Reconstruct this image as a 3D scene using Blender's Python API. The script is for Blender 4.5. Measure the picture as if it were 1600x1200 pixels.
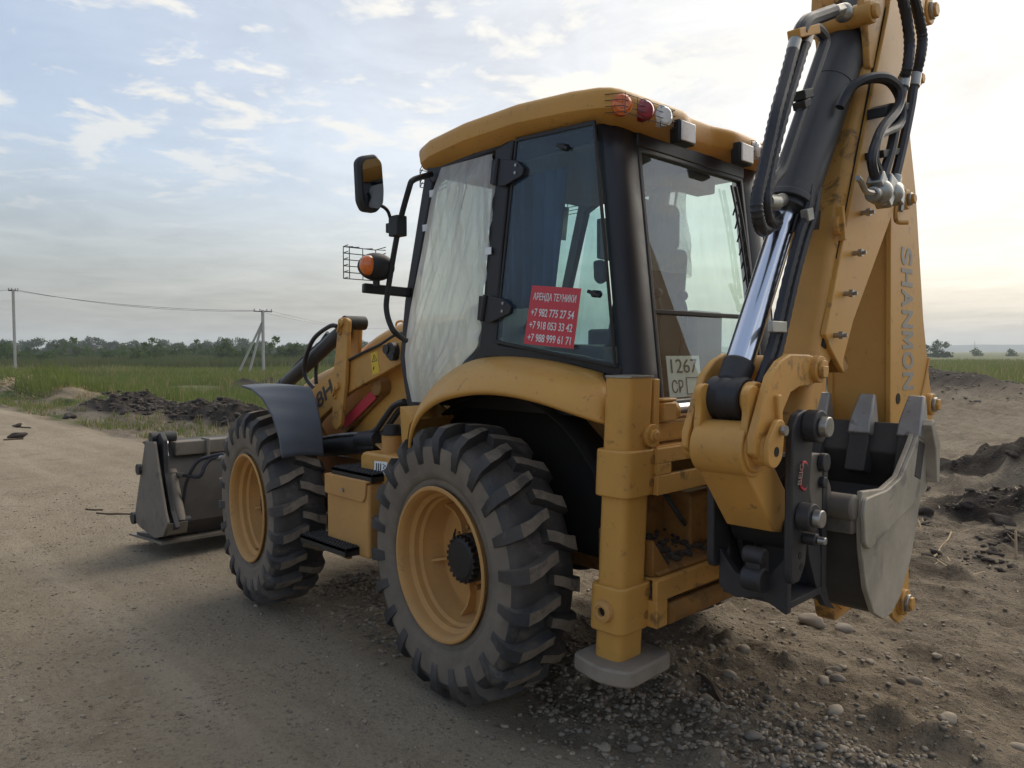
import bpy, bmesh, math, random
import numpy as np
from mathutils import Vector, Matrix
random.seed(7); RNG = np.random.default_rng(7)
SC = bpy.context.scene; COL = SC.collection
R = math.radians
for _o in list(bpy.data.objects): bpy.data.objects.remove(_o)

# ------------------------------------------------------------------ camera, sky, sun, exposure
cam_d = bpy.data.cameras.new('camera'); cam = bpy.data.objects.new('camera', cam_d); COL.objects.link(cam)
cam.location = (-2.9424, 3.4973, 1.72); cam.rotation_euler = (R(90 - 2.477), 0, R(-134.4))
cam_d.lens = 27.045; cam_d.sensor_width = 36; cam_d.clip_start = 0.05; cam_d.clip_end = 20000
SC.camera = cam
SUN_DIR = Vector((0.12, -1.0, 0.78)).normalized()
SUN_EL = math.asin(SUN_DIR.z); SUN_AZ = math.atan2(SUN_DIR.x, SUN_DIR.y)
sun_d = bpy.data.lights.new('sun', 'SUN'); sun = bpy.data.objects.new('sun', sun_d); COL.objects.link(sun)
sun_d.energy = 0.85; sun_d.angle = R(60); sun_d.color = (1, 0.9, 0.76)
sun.rotation_euler = SUN_DIR.to_track_quat('Z', 'Y').to_euler(); sun.location = (-10, -20, 20)
SC.view_settings.view_transform = 'Standard'; SC.view_settings.look = 'None'
SC.view_settings.exposure = 1.42; SC.view_settings.gamma = 1; SC.view_settings.use_curve_mapping = False
SC.cycles.max_bounces = 8; SC.cycles.transparent_max_bounces = 16; SC.cycles.volume_bounces = 1
SC.cycles.use_denoising = True; SC.cycles.sample_clamp_indirect = 6

HAZE_DENSITY = 0.00038
class NT:
    """small node-tree writer"""
    def __init__(s, tree): s.t = tree; s.n = tree.nodes; s.l = tree.links
    def new(s, kind, props=None, **ins):
        n = s.n.new(kind)
        for k, v in (props or {}).items(): setattr(n, k, v)
        for k, v in ins.items():
            k2 = int(k[1:]) if k[0] == 'i' and k[1:].isdigit() else k.replace('_', ' ')
            s.set(n.inputs[k2], v)
        return n
    def set(s, sock, v):
        if isinstance(v, bpy.types.NodeSocket): s.l.new(v, sock)
        elif isinstance(v, bpy.types.Node): s.l.new(v.outputs[0], sock)
        else: sock.default_value = v
    def math(s, op, a, b=0.5, c=0.0, clamp=False):
        n = s.n.new('ShaderNodeMath'); n.operation = op; n.use_clamp = clamp
        s.set(n.inputs[0], a); s.set(n.inputs[1], b); s.set(n.inputs[2], c); return n.outputs[0]
    def vmath(s, op, a, b=(0, 0, 0)):
        n = s.n.new('ShaderNodeVectorMath'); n.operation = op
        s.set(n.inputs[0], a); s.set(n.inputs[1], b); return n
    def mix(s, f, a, b, blend='MIX'):
        n = s.n.new('ShaderNodeMix'); n.data_type = 'RGBA'; n.blend_type = blend
        s.set(n.inputs[0], f); s.set(n.inputs[6], a); s.set(n.inputs[7], b); return n.outputs[2]
    def noise(s, vec, scale, detail=4, rough=0.55, dist=0.0):
        n = s.n.new('ShaderNodeTexNoise'); n.inputs['Scale'].default_value = scale
        n.inputs['Detail'].default_value = detail; n.inputs['Roughness'].default_value = rough
        n.inputs['Distortion'].default_value = dist
        if vec is not None: s.set(n.inputs['Vector'], vec)
        return n.outputs[0]
    def ramp(s, fac, stops):
        n = s.n.new('ShaderNodeValToRGB'); e = n.color_ramp.elements
        while len(e) < len(stops): e.new(0.5)
        for el, (p, c) in zip(e, stops):
            el.position = p; el.color = c if len(c) == 4 else (*c, 1)
        s.set(n.inputs[0], fac); return n.outputs[0]
    def map(s, v, a, b, c=0.0, d=1.0):
        n = s.n.new('ShaderNodeMapRange'); n.clamp = True
        s.set(n.inputs[0], v)
        for i, x in enumerate((a, b, c, d)): n.inputs[i + 1].default_value = x
        return n.outputs[0]

world = bpy.data.worlds.new('World'); SC.world = world; world.use_nodes = True
w = NT(world.node_tree); w.n.clear()
sky = w.new('ShaderNodeTexSky', {'sky_type': 'NISHITA', 'sun_disc': False})
sky.sun_elevation = SUN_EL; sky.sun_rotation = SUN_AZ
sky.air_density = 1.0; sky.dust_density = 3.0; sky.ozone_density = 2.0; sky.altitude = 50
tc = w.new('ShaderNodeTexCoord'); D = tc.outputs['Generated']
sep = w.new('ShaderNodeSeparateXYZ', i0=D)
zc = w.math('MAXIMUM', sep.outputs[2], 0.02)
px = w.math('DIVIDE', sep.outputs[0], w.math('ADD', zc, 0.06)); py = w.math('DIVIDE', sep.outputs[1], w.math('ADD', zc, 0.06))
P2 = w.new('ShaderNodeCombineXYZ', i0=px, i1=py, i2=3.7).outputs[0]
sd = w.vmath('DOT_PRODUCT', D, tuple(SUN_DIR)).outputs['Value']
sunward = w.map(sd, 0.0, 0.95)
# small broken cumulus, a thin veil, and a layer of streaks: all in the sky's own plane at cloud height
big = w.noise(P2, 0.55, 3, 0.5)
puff = w.noise(P2, 3.4, 9, 0.6, 0.3)
cover = w.math('ADD', w.math('MULTIPLY', puff, 0.75), w.math('MULTIPLY', big, 0.42))
cover = w.math('ADD', cover, w.math('MULTIPLY', sunward, 0.05))
cum = w.math('MULTIPLY', w.map(cover, 0.63, 0.70), w.map(sep.outputs[2], 0.10, 0.30))
streak = w.map(w.noise(P2, 1.5, 9, 0.66, 0.5), 0.34, 0.66, 0.76, 1.18)
veil = w.map(w.noise(P2, 0.9, 6, 0.6, 0.6), 0.38, 0.75, 0.0, 0.5)
skyc = w.new('ShaderNodeBrightContrast', Color=sky.outputs[0]).outputs[0]
hsv = w.new('ShaderNodeHueSaturation', Saturation=0.9, Value=0.58, Fac=1.0, Color=skyc).outputs[0]
def grey(v): return w.new('ShaderNodeCombineXYZ', i0=v, i1=v, i2=v).outputs[0]
low = w.map(sep.outputs[2], 0.0, 0.40)
sun2 = w.math('POWER', sunward, 1.6)
lum = w.math('MULTIPLY', w.math('ADD', 0.98, w.math('MULTIPLY', sun2, 1.0)), w.math('ADD', 0.88, w.math('MULTIPLY', zc, 0.55)))
cool = w.mix(low, (0.98, 0.98, 0.95, 1), (0.80, 0.90, 1.0, 1)); warm = w.mix(low, (1.0, 0.92, 0.82, 1), (1.0, 0.99, 0.96, 1))
lum = w.math('MULTIPLY', lum, streak)
veil_c = w.mix(1.0, w.mix(sunward, cool, warm), grey(lum), 'MULTIPLY')
horiz = w.map(sep.outputs[2], 0.0, 0.42, 0.95, 0.0)
fac = w.math('MAXIMUM', w.math('MAXIMUM', veil, horiz), w.math('ADD', 0.2, w.math('MULTIPLY', sun2, 0.7)))
base = w.mix(fac, hsv, veil_c)
lumc = w.math('ADD', 2.05, w.math('MULTIPLY', sunward, 0.75))
cum_c = w.mix(1.0, (1.0, 0.97, 0.91, 1), grey(lumc), 'MULTIPLY')
final = w.mix(w.math('MULTIPLY', cum, 0.85), base, cum_c)
final = w.mix(1.0, final, (1.0, 1.0, 0.985, 1), 'MULTIPLY')
bg = w.new('ShaderNodeBackground', Color=final, Strength=0.15)
w.new('ShaderNodeOutputWorld', Surface=bg.outputs[0])

# ------------------------------------------------------------------ materials
MATS = {}
def mat(name, base=(0.5, 0.5, 0.5), rough=0.5, metal=0.0, var=0.12, vscale=6.0, dust=0.0, dustcol=(0.30, 0.24, 0.17),
        spots=None, bump=0.0, bscale=40.0, coat=0.0, spec=0.5, rvar=0.15):
    m = bpy.data.materials.new(name); m.use_nodes = True; t = NT(m.node_tree); t.n.clear()
    pos = t.new('ShaderNodeTexCoord').outputs['Object']
    n1 = t.noise(pos, vscale, 6, 0.6)
    lo = tuple(c * (1 - var) for c in base) + (1,); hi = tuple(min(1, c * (1 + var)) for c in base) + (1,)
    col = t.mix(t.map(n1, 0.3, 0.7), lo, hi)
    if spots:
        sc, amt, thr = spots[1], spots[2], spots[3]
        sp = t.math('MULTIPLY', t.map(t.noise(pos, sc, 7, 0.68, 0.4), thr, thr + 0.09), amt)
        col = t.mix(sp, col, (*spots[0], 1))
    rsock = t.math('ADD', rough, t.math('MULTIPLY', t.math('SUBTRACT', n1, 0.5), rvar * 2), clamp=True)
    if dust > 0:
        nz = t.new('ShaderNodeSeparateXYZ', i0=t.new('ShaderNodeNewGeometry').outputs['Normal']).outputs[2]
        up = t.map(nz, -0.2, 1.0, 0.35, 1.0)
        dn = t.map(t.noise(pos, 3.0, 8, 0.7, 0.5), 0.35, 0.72)
        df = t.math('MULTIPLY', t.math('MULTIPLY', up, dn), dust, clamp=True)
        col = t.mix(df, col, (*dustcol, 1))
        rsock = t.math('ADD', rsock, t.math('MULTIPLY', df, 0.4), clamp=True)
    b = t.new('ShaderNodeBsdfPrincipled', Base_Color=col, Roughness=rsock, Metallic=metal)
    b.inputs['Specular IOR Level'].default_value = spec
    if coat: b.inputs['Coat Weight'].default_value = coat; b.inputs['Coat Roughness'].default_value = 0.15
    if bump > 0:
        bn = t.new('ShaderNodeBump', Strength=bump, Distance=0.01, Height=t.noise(pos, bscale, 6, 0.65))
        t.l.new(bn.outputs[0], b.inputs['Normal'])
    t.new('ShaderNodeOutputMaterial', Surface=b.outputs[0])
    MATS[name] = m; return m
YEL = (0.58, 0.298, 0.064)
mat('yellow_paint', YEL, 0.42, var=0.10, vscale=1.7, dust=0.26, dustcol=(0.46, 0.31, 0.14), spots=((0.15, 0.085, 0.03), 24, 0.6, 0.60), spec=0.4)
mat('yellow_worn', (0.56, 0.285, 0.062), 0.48, var=0.12, vscale=4, dust=0.25, dustcol=(0.34, 0.24, 0.13), spots=((0.07, 0.045, 0.025), 9, 0.7, 0.565))
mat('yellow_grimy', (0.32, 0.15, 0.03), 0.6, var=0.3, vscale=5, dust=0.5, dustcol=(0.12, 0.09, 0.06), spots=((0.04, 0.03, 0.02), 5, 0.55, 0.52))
mat('yellow_dusty', (0.55, 0.285, 0.08), 0.6, var=0.1, vscale=5, dust=0.65, dustcol=(0.34, 0.21, 0.11), spots=((0.16, 0.10, 0.05), 10, 0.6, 0.62))
mat('cab_black', (0.013, 0.013, 0.018), 0.42, var=0.15, dust=0.12, dustcol=(0.12, 0.10, 0.09))
mat('plastic_black', (0.010, 0.010, 0.011), 0.5, var=0.2, dust=0.15, dustcol=(0.10, 0.09, 0.08))
mat('rubber_hose', (0.016, 0.016, 0.02), 0.42, var=0.2, dust=0.25, dustcol=(0.09, 0.08, 0.08))
mat('cylinder_black', (0.030, 0.030, 0.034), 0.42, var=0.15, vscale=9, dust=0.32, dustcol=(0.10, 0.09, 0.085), spots=((0.10, 0.09, 0.08), 14, 0.35, 0.62))
mat('dark_steel', (0.032, 0.032, 0.036), 0.5, metal=0.3, var=0.25, vscale=7, dust=0.4, dustcol=(0.13, 0.11, 0.09), spots=((0.16, 0.10, 0.05), 11, 0.6, 0.66))
mat('under_black', (0.008, 0.007, 0.006), 0.8, var=0.3, dust=0.4, dustcol=(0.05, 0.04, 0.03))
mat('bucket_dark', (0.055, 0.05, 0.045), 0.6, metal=0.2, var=0.3, vscale=5, dust=0.35, dustcol=(0.16, 0.135, 0.11), spots=((0.12, 0.08, 0.05), 8, 0.5, 0.62))
mat('bucket_worn', (0.40, 0.355, 0.285), 0.52, metal=0.3, var=0.32, vscale=3, dust=0.35, dustcol=(0.26, 0.22, 0.17), spots=((0.14, 0.13, 0.12), 4, 0.6, 0.55), bump=0.12)
mat('tooth_steel', (0.36, 0.34, 0.315), 0.45, metal=0.5, var=0.2, vscale=8, dust=0.4, dustcol=(0.25, 0.2, 0.15), spots=((0.10, 0.07, 0.05), 16, 0.6, 0.6))
mat('loader_steel', (0.17, 0.15, 0.125), 0.6, metal=0.25, var=0.25, vscale=4, dust=0.5, dustcol=(0.22, 0.18, 0.135), spots=((0.07, 0.06, 0.05), 5, 0.6, 0.55))
mat('pad_steel', (0.27, 0.225, 0.175), 0.7, metal=0.15, var=0.2, vscale=9, dust=0.6, dustcol=(0.30, 0.26, 0.21), bump=0.3)
mat('chrome', (0.76, 0.78, 0.85), 0.2, metal=1.0, var=0.02, rvar=0.02)
mat('zinc', (0.36, 0.355, 0.33), 0.35, metal=0.8, var=0.15, vscale=20, spots=((0.25, 0.2, 0.12), 20, 0.5, 0.6))
mat('rubber_tyre', (0.022, 0.023, 0.027), 0.62, var=0.3, vscale=5, dust=0.8, dustcol=(0.20, 0.16, 0.12), spots=((0.17, 0.145, 0.115), 4.5, 0.55, 0.58), bump=0.25, bscale=55)
mat('tyre_side', (0.18, 0.145, 0.108), 0.85, var=0.28, vscale=6, dust=0.4, dustcol=(0.14, 0.12, 0.10), spots=((0.18, 0.15, 0.12), 3.5, 0.5, 0.56), bump=0.2, bscale=70)
mat('lug_soil', (0.20, 0.16, 0.12), 0.85, var=0.3, vscale=14, dust=0.3, spots=((0.035, 0.034, 0.036), 7, 0.8, 0.56), bump=0.5, bscale=90)
mat('fender_plastic', (0.085, 0.098, 0.122), 0.5, var=0.1, vscale=4, dust=0.3, dustcol=(0.20, 0.19, 0.19), spots=((0.28, 0.27, 0.27), 30, 0.35, 0.70))
mat('red_print', (0.60, 0.055, 0.075), 0.5, var=0.03)
mat('white_print', (0.80, 0.80, 0.80), 0.5, var=0.02)
mat('grey_print', (0.31, 0.28, 0.24), 0.55, var=0.15, vscale=14)
mat('dark_print', (0.035, 0.035, 0.04), 0.5, var=0.1)
mat('plate_white', (0.85, 0.86, 0.85), 0.4, var=0.04)
mat('yellow_sticker', (0.75, 0.50, 0.03), 0.45, var=0.03)
mat('curtain_blue', (0.09, 0.16, 0.32), 0.9, var=0.15)
mat('seat_fabric', (0.035, 0.035, 0.037), 0.8)
mat('interior_grey', (0.2, 0.205, 0.21), 0.75, var=0.1)
mat('blind_grey', (0.42, 0.42, 0.38), 0.8)
mat('lens_clear', (0.80, 0.80, 0.78), 0.1, var=0.08, vscale=60, coat=0.8)
mat('lens_orange', (0.75, 0.16, 0.015), 0.15, var=0.2, vscale=50, coat=0.8)
mat('lens_red', (0.30, 0.012, 0.02), 0.15, var=0.2, vscale=50, coat=0.8)
mat('mirror', (0.42, 0.44, 0.46), 0.02, metal=1.0, var=0.01, rvar=0.0)
mat('concrete', (0.42, 0.40, 0.37), 0.9, var=0.12)
mat('bark', (0.10, 0.075, 0.05), 0.9, var=0.2)
mat('stake_wood', (0.52, 0.40, 0.26), 0.85, var=0.1)
mat('dead_wood', (0.11, 0.075, 0.05), 0.95, var=0.3, vscale=20, bump=0.5)
mat('straw', (0.40, 0.30, 0.17), 0.9, var=0.3, vscale=3)
mat('soil_dark', (0.055, 0.043, 0.034), 0.95, var=0.35, vscale=7, dust=0.5, dustcol=(0.14, 0.11, 0.085), bump=0.8, bscale=25)
mat('soil_light', (0.21, 0.165, 0.12), 0.95, var=0.3, vscale=7, bump=0.8, bscale=25)
mat('hill_far', (0.07, 0.085, 0.075), 1.0, var=0.3, vscale=0.004, spec=0.0)
for i, c in enumerate(((0.29, 0.24, 0.18), (0.23, 0.197, 0.158), (0.35, 0.29, 0.215), (0.18, 0.148, 0.112))):
    mat('stone_%d' % i, c, 0.8, var=0.2, vscale=18, dust=0.3, dustcol=(0.27, 0.22, 0.165), bump=0.25, bscale=60)

def glass(name, tint, gloss=0.06, dirt=0.05, dirt_sky_col=(0.55, 0.55, 0.5), rough=0.01):  # dirt: streaked smears; on the tinted pane, a painted sky reflection
    m = bpy.data.materials.new(name); m.use_nodes = True; t = NT(m.node_tree); t.n.clear()
    pos = t.new('ShaderNodeTexCoord').outputs['Object']
    tr = t.new('ShaderNodeBsdfTransparent', Color=(*tint, 1)); gl = t.new('ShaderNodeBsdfGlossy', Color=(0.9, 0.95, 1, 1), Roughness=rough)
    fr = t.new('ShaderNodeLayerWeight', Blend=0.5).outputs['Facing']
    f = t.math('ADD', t.math('MULTIPLY', t.math('POWER', fr, 4.0), 0.8), gloss, clamp=True)
    s1 = t.new('ShaderNodeMixShader', i0=f, i1=tr.outputs[0], i2=gl.outputs[0])
    df = t.new('ShaderNodeBsdfDiffuse', Color=(*dirt_sky_col, 1))
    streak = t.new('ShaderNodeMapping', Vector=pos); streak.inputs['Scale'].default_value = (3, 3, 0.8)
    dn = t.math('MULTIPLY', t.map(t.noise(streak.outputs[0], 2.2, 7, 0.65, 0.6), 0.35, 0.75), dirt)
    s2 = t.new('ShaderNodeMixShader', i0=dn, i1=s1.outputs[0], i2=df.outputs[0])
    t.new('ShaderNodeOutputMaterial', Surface=s2.outputs[0]); MATS[name] = m; return m
glass('glass_tint', (0.44, 0.62, 0.64), 0.05, 0.32, (0.13, 0.215, 0.32))  # blue diffuse streaks paint the sky's reflection into the quarter window
glass('glass_rear', (0.84, 0.93, 0.89), 0.13, 0.13, (0.45, 0.45, 0.43))
glass('glass_side', (0.74, 0.86, 0.80), 0.02, 0.03)

def film_mat(name, alpha, col):
    m = bpy.data.materials.new(name); m.use_nodes = True; t = NT(m.node_tree); t.n.clear()
    pos = t.new('ShaderNodeTexCoord').outputs['Object']
    st = t.new('ShaderNodeMapping', Vector=pos); st.inputs['Scale'].default_value = (15, 1, 0.8); st.inputs['Rotation'].default_value = (0, R(9), 0)
    wr = t.noise(st.outputs[0], 1.5, 4, 0.55, 0.35)
    bump = t.new('ShaderNodeBump', Strength=0.9, Distance=0.05, Height=wr)
    p = t.new('ShaderNodeBsdfPrincipled', Base_Color=(*col, 1), Roughness=0.3); t.l.new(bump.outputs[0], p.inputs['Normal'])
    tl = t.new('ShaderNodeBsdfTranslucent', Color=(*col, 1))
    tr = t.new('ShaderNodeBsdfTransparent', Color=(0.9, 0.92, 0.92, 1))
    a = t.new('ShaderNodeMixShader', i0=0.5, i1=p.outputs[0], i2=tl.outputs[0])
    al = t.map(wr, 0.3, 0.75, alpha - 0.12, alpha + 0.15)
    b = t.new('ShaderNodeMixShader', i0=al, i1=tr.outputs[0], i2=a.outputs[0])
    t.new('ShaderNodeOutputMaterial', Surface=b.outputs[0]); MATS[name] = m
film_mat('plastic_film', 0.84, (0.86, 0.86, 0.84)); film_mat('seat_film', 0.35, (0.7, 0.7, 0.66))

def leaf_mat(name, c1, c2, scale=0.6):
    m = bpy.data.materials.new(name); m.use_nodes = True; t = NT(m.node_tree); t.n.clear()
    pos = t.new('ShaderNodeNewGeometry').outputs['Position']
    rnd = t.new('ShaderNodeObjectInfo').outputs['Random']
    n = t.math('ADD', t.math('MULTIPLY', t.noise(pos, scale, 5, 0.7), 0.8), t.math('MULTIPLY', rnd, 0.25))
    col = t.mix(t.map(n, 0.3, 0.8), (*c1, 1), (*c2, 1))
    d = t.new('ShaderNodeBsdfDiffuse', Color=col); tl = t.new('ShaderNodeBsdfTranslucent', Color=col)
    s = t.new('ShaderNodeMixShader', i0=0.35, i1=d.outputs[0], i2=tl.outputs[0])
    t.new('ShaderNodeOutputMaterial', Surface=s.outputs[0]); MATS[name] = m
leaf_mat('leaf_tree', (0.02, 0.04, 0.015), (0.06, 0.10, 0.03), 0.25)
leaf_mat('leaf_shrub', (0.04, 0.075, 0.022), (0.11, 0.16, 0.045), 0.3)
leaf_mat('grass_blade', (0.085, 0.13, 0.03), (0.21, 0.245, 0.075), 0.12)
leaf_mat('grass_dry', (0.28, 0.23, 0.12), (0.34, 0.26, 0.14), 0.4)
leaf_mat('reed_blade', (0.075, 0.105, 0.04), (0.20, 0.18, 0.09), 0.05)

# ------------------------------------------------------------------ geometry helpers: each returns (verts, faces)
def box(x0, x1, y0, y1, z0, z1):
    v = [(x, y, z) for x in (x0, x1) for y in (y0, y1) for z in (z0, z1)]
    return v, [(0, 1, 3, 2), (4, 6, 7, 5), (0, 4, 5, 1), (2, 3, 7, 6), (0, 2, 6, 4), (1, 5, 7, 3)]
def prism(poly, ax, a, b):
    """2-D outline in the plane across axis ax, run from a to b along it"""
    def p3(p, t): return (t, p[0], p[1]) if ax == 'X' else (p[0], t, p[1]) if ax == 'Y' else (p[0], p[1], t)
    n = len(poly); v = [p3(p, a) for p in poly] + [p3(p, b) for p in poly]
    return v, [tuple(range(n)), tuple(range(2 * n - 1, n - 1, -1))] + [(i, i + n, (i + 1) % n + n, (i + 1) % n) for i in range(n)]
def frame_of(d):
    d = Vector(d).normalized(); u = Vector((0, 0, 1)) if abs(d.z) < 0.9 else Vector((1, 0, 0))
    a = d.cross(u).normalized(); return d, a, d.cross(a).normalized()
def beam(p0, p1, wd, ht, up=(0, 0, 1)):
    p0, p1 = Vector(p0), Vector(p1); d = (p1 - p0).normalized(); s = d.cross(Vector(up)).normalized(); u = s.cross(d)
    v = [tuple(p + s * (wd / 2 * i) + u * (ht / 2 * j)) for p in (p0, p1) for i, j in ((-1, -1), (1, -1), (1, 1), (-1, 1))]
    return v, [(3, 2, 1, 0), (4, 5, 6, 7)] + [(i, (i + 1) % 4, (i + 1) % 4 + 4, i + 4) for i in range(4)]
def cyl(p0, p1, r0, r1=None, n=20):
    r1 = r0 if r1 is None else r1; p0, p1 = Vector(p0), Vector(p1); d, a, b = frame_of(p1 - p0)
    v = []
    for p, r in ((p0, r0), (p1, r1)):
        for i in range(n):
            t = 2 * math.pi * i / n; v.append(tuple(p + (a * math.cos(t) + b * math.sin(t)) * r))
    return v, [tuple(range(n)), tuple(range(2 * n - 1, n - 1, -1))] + [(i, i + n, (i + 1) % n + n, (i + 1) % n) for i in range(n)]
def smooth_path(pts, k=8):
    P = [Vector(p) for p in pts]
    if len(P) < 3: return P
    out = []
    for i in range(len(P) - 1):
        a, b, c, d = P[max(i - 1, 0)], P[i], P[i + 1], P[min(i + 2, len(P) - 1)]
        for j in range(k):
            t = j / k
            out.append(0.5 * ((2 * b) + (c - a) * t + (2 * a - 5 * b + 4 * c - d) * t * t + (3 * b - a - 3 * c + d) * t ** 3))
    return out + [P[-1]]
def tube(pts, r, n=8, k=8, smooth=True, rib=0.0, pitch=0.02):
    P = smooth_path(pts, k) if smooth else [Vector(p) for p in pts]
    if rib > 0:
        Q = []; 
        for a, b in zip(P, P[1:]):
            m = max(1, int((b - a).length / (pitch / 2)))
            Q += [a.lerp(b, i / m) for i in range(m)]
        P = Q + [P[-1]]
    v, f = [], []; T = None; a = None
    for i, p in enumerate(P):
        d = (P[min(i + 1, len(P) - 1)] - P[max(i - 1, 0)]).normalized()
        if a is None: _, a, _ = frame_of(d)
        a = (a - d * a.dot(d)).normalized(); b = d.cross(a)
        rr = r * (1 + (rib if i % 2 else -rib)) if rib else r
        for j in range(n):
            t = 2 * math.pi * j / n; v.append(tuple(p + (a * math.cos(t) + b * math.sin(t)) * rr))
    m = len(P)
    for i in range(m - 1):
        for j in range(n):
            f.append((i * n + j, i * n + (j + 1) % n, (i + 1) * n + (j + 1) % n, (i + 1) * n + j))
    f += [tuple(range(n - 1, -1, -1)), tuple(range((m - 1) * n, m * n))]
    return v, f
def lathe(prof, c, s=1, n=48, ax='Y'):
    """profile (radius, offset) turned about an axis through c; s flips the offset"""
    v, f = [], []; m = len(prof)
    for i in range(n):
        t = 2 * math.pi * i / n
        for r, o in prof:
            if ax == 'Y': v.append((c[0] + r * math.sin(t), c[1] + s * o, c[2] + r * math.cos(t)))
            elif ax == 'X': v.append((c[0] + s * o, c[1] + r * math.sin(t), c[2] + r * math.cos(t)))
            else: v.append((c[0] + r * math.sin(t), c[1] + r * math.cos(t), c[2] + s * o))
    for i in range(n):
        for j in range(m - 1):
            a, b = i * m + j, ((i + 1) % n) * m + j
            f.append((a, a + 1, b + 1, b))
    return v, f
def grid(rows):
    v = [tuple(p) for r in rows for p in r]; m = len(rows[0])
    return v, [(i * m + j, i * m + j + 1, (i + 1) * m + j + 1, (i + 1) * m + j) for i in range(len(rows) - 1) for j in range(m - 1)]
def ball(c, r, sx=1, sy=1, sz=1, n=12):
    v, f = [], []
    for i in range(n + 1):
        a = math.pi * i / n
        for j in range(2 * n):
            b = math.pi * j / n
            v.append((c[0] + r * sx * math.sin(a) * math.cos(b), c[1] + r * sy * math.sin(a) * math.sin(b), c[2] + r * sz * math.cos(a)))
    for i in range(n):
        for j in range(2 * n):
            k = (j + 1) % (2 * n); f.append((i * 2 * n + j, (i + 1) * 2 * n + j, (i + 1) * 2 * n + k, i * 2 * n + k))
    return v, f
def xf(g, M): return [tuple(M @ Vector(p)) for p in g[0]], g[1]
def mirY(g): return [(x, -y, z) for x, y, z in g[0]], [tuple(reversed(q)) for q in g[1]]
def arc2(c, r, a0, a1, n=8): return [(c[0] + r * math.cos(R(a0 + (a1 - a0) * i / n)), c[1] + r * math.sin(R(a0 + (a1 - a0) * i / n))) for i in range(n + 1)]
def round2(poly, r, n=4):
    """round every corner of a 2-D outline"""
    out = []; N = len(poly)
    for i in range(N):
        p, a, b = Vector(poly[i]), Vector(poly[i - 1]), Vector(poly[(i + 1) % N])
        d0, d1 = (a - p), (b - p); q = min(r, d0.length * 0.45, d1.length * 0.45)
        s, e = p + d0.normalized() * q, p + d1.normalized() * q
        for k in range(n + 1):
            t = k / n; out.append(tuple(s.lerp(p, t).lerp(p.lerp(e, t), t)))
    return out

def mesh_of(name, geos, mats, smooth=35):
    v, f, mi = [], [], []
    for gi, g in enumerate(geos):
        k = len(v); v += g[0]; f += [tuple(i + k for i in q) for q in g[1]]
        mi += [g[2] if len(g) > 2 else 0] * len(g[1])
    me = bpy.data.meshes.new(name); me.from_pydata(v, [], f)
    for m in mats: me.materials.append(MATS[m])
    if any(mi): me.polygons.foreach_set('material_index', mi)
    bm = bmesh.new(); bm.from_mesh(me); bmesh.ops.recalc_face_normals(bm, faces=bm.faces); bm.to_mesh(me); bm.free()
    if smooth:
        me.polygons.foreach_set('use_smooth', [True] * len(me.polygons)); me.set_sharp_from_angle(angle=R(smooth))
    return me
def clusters(geos, gap=0.004):
    """sort shapes into pieces that touch (by their bounds)"""
    B = [(np.min(g[0], 0) - gap, np.max(g[0], 0) + gap) for g in geos]; lab = list(range(len(geos)))
    for i in range(len(geos)):
        for j in range(i):
            if np.all(B[i][0] <= B[j][1]) and np.all(B[j][0] <= B[i][1]):
                a, b = lab[i], lab[j]; lab = [b if q == a else q for q in lab]
    return [[g for g, q in zip(geos, lab) if q == k] for k in dict.fromkeys(lab)]
JOINED = ('lamp_guard', 'step_studs', 'mud', 'wheel_nuts', 'hub', 'rim', 'rear_wheel', 'front_wheel', 'sticker_print', 'warning_sign', 'rear_wiper')
def obj(name, geos, m, parent=None, bevel=0.0, smooth=35, solid=0.0, seg=2, label=None):
    if isinstance(geos, tuple): geos = [geos]
    if len(geos) > 1 and name not in JOINED and parent is not None:
        cs_ = clusters(geos)
        if len(cs_) > 1: return [obj(name, c, m, parent, bevel, smooth, solid, seg, label) for c in cs_][0]
    me = mesh_of(name, geos, m if isinstance(m, (list, tuple)) else [m], smooth)
    o = bpy.data.objects.new(name, me); COL.objects.link(o); o.parent = parent
    if solid:
        s = o.modifiers.new('solid', 'SOLIDIFY'); s.thickness = solid; s.offset = 0
    if bevel:
        b = o.modifiers.new('bevel', 'BEVEL'); b.width = bevel; b.segments = seg; b.limit_method = 'ANGLE'; b.angle_limit = R(40)
    if label: o['label'] = label
    return o
def tag(o, label=None, cat=None, group=None, kind=None):
    for k, x in (('label', label), ('category', cat), ('group', group), ('kind', kind)):
        if x: o[k] = x
    return o
def empty(name, loc=(0, 0, 0), parent=None):
    o = bpy.data.objects.new(name, None); o.parent = parent; COL.objects.link(o); o.location = loc; o.empty_display_size = 0.2; return o
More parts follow.
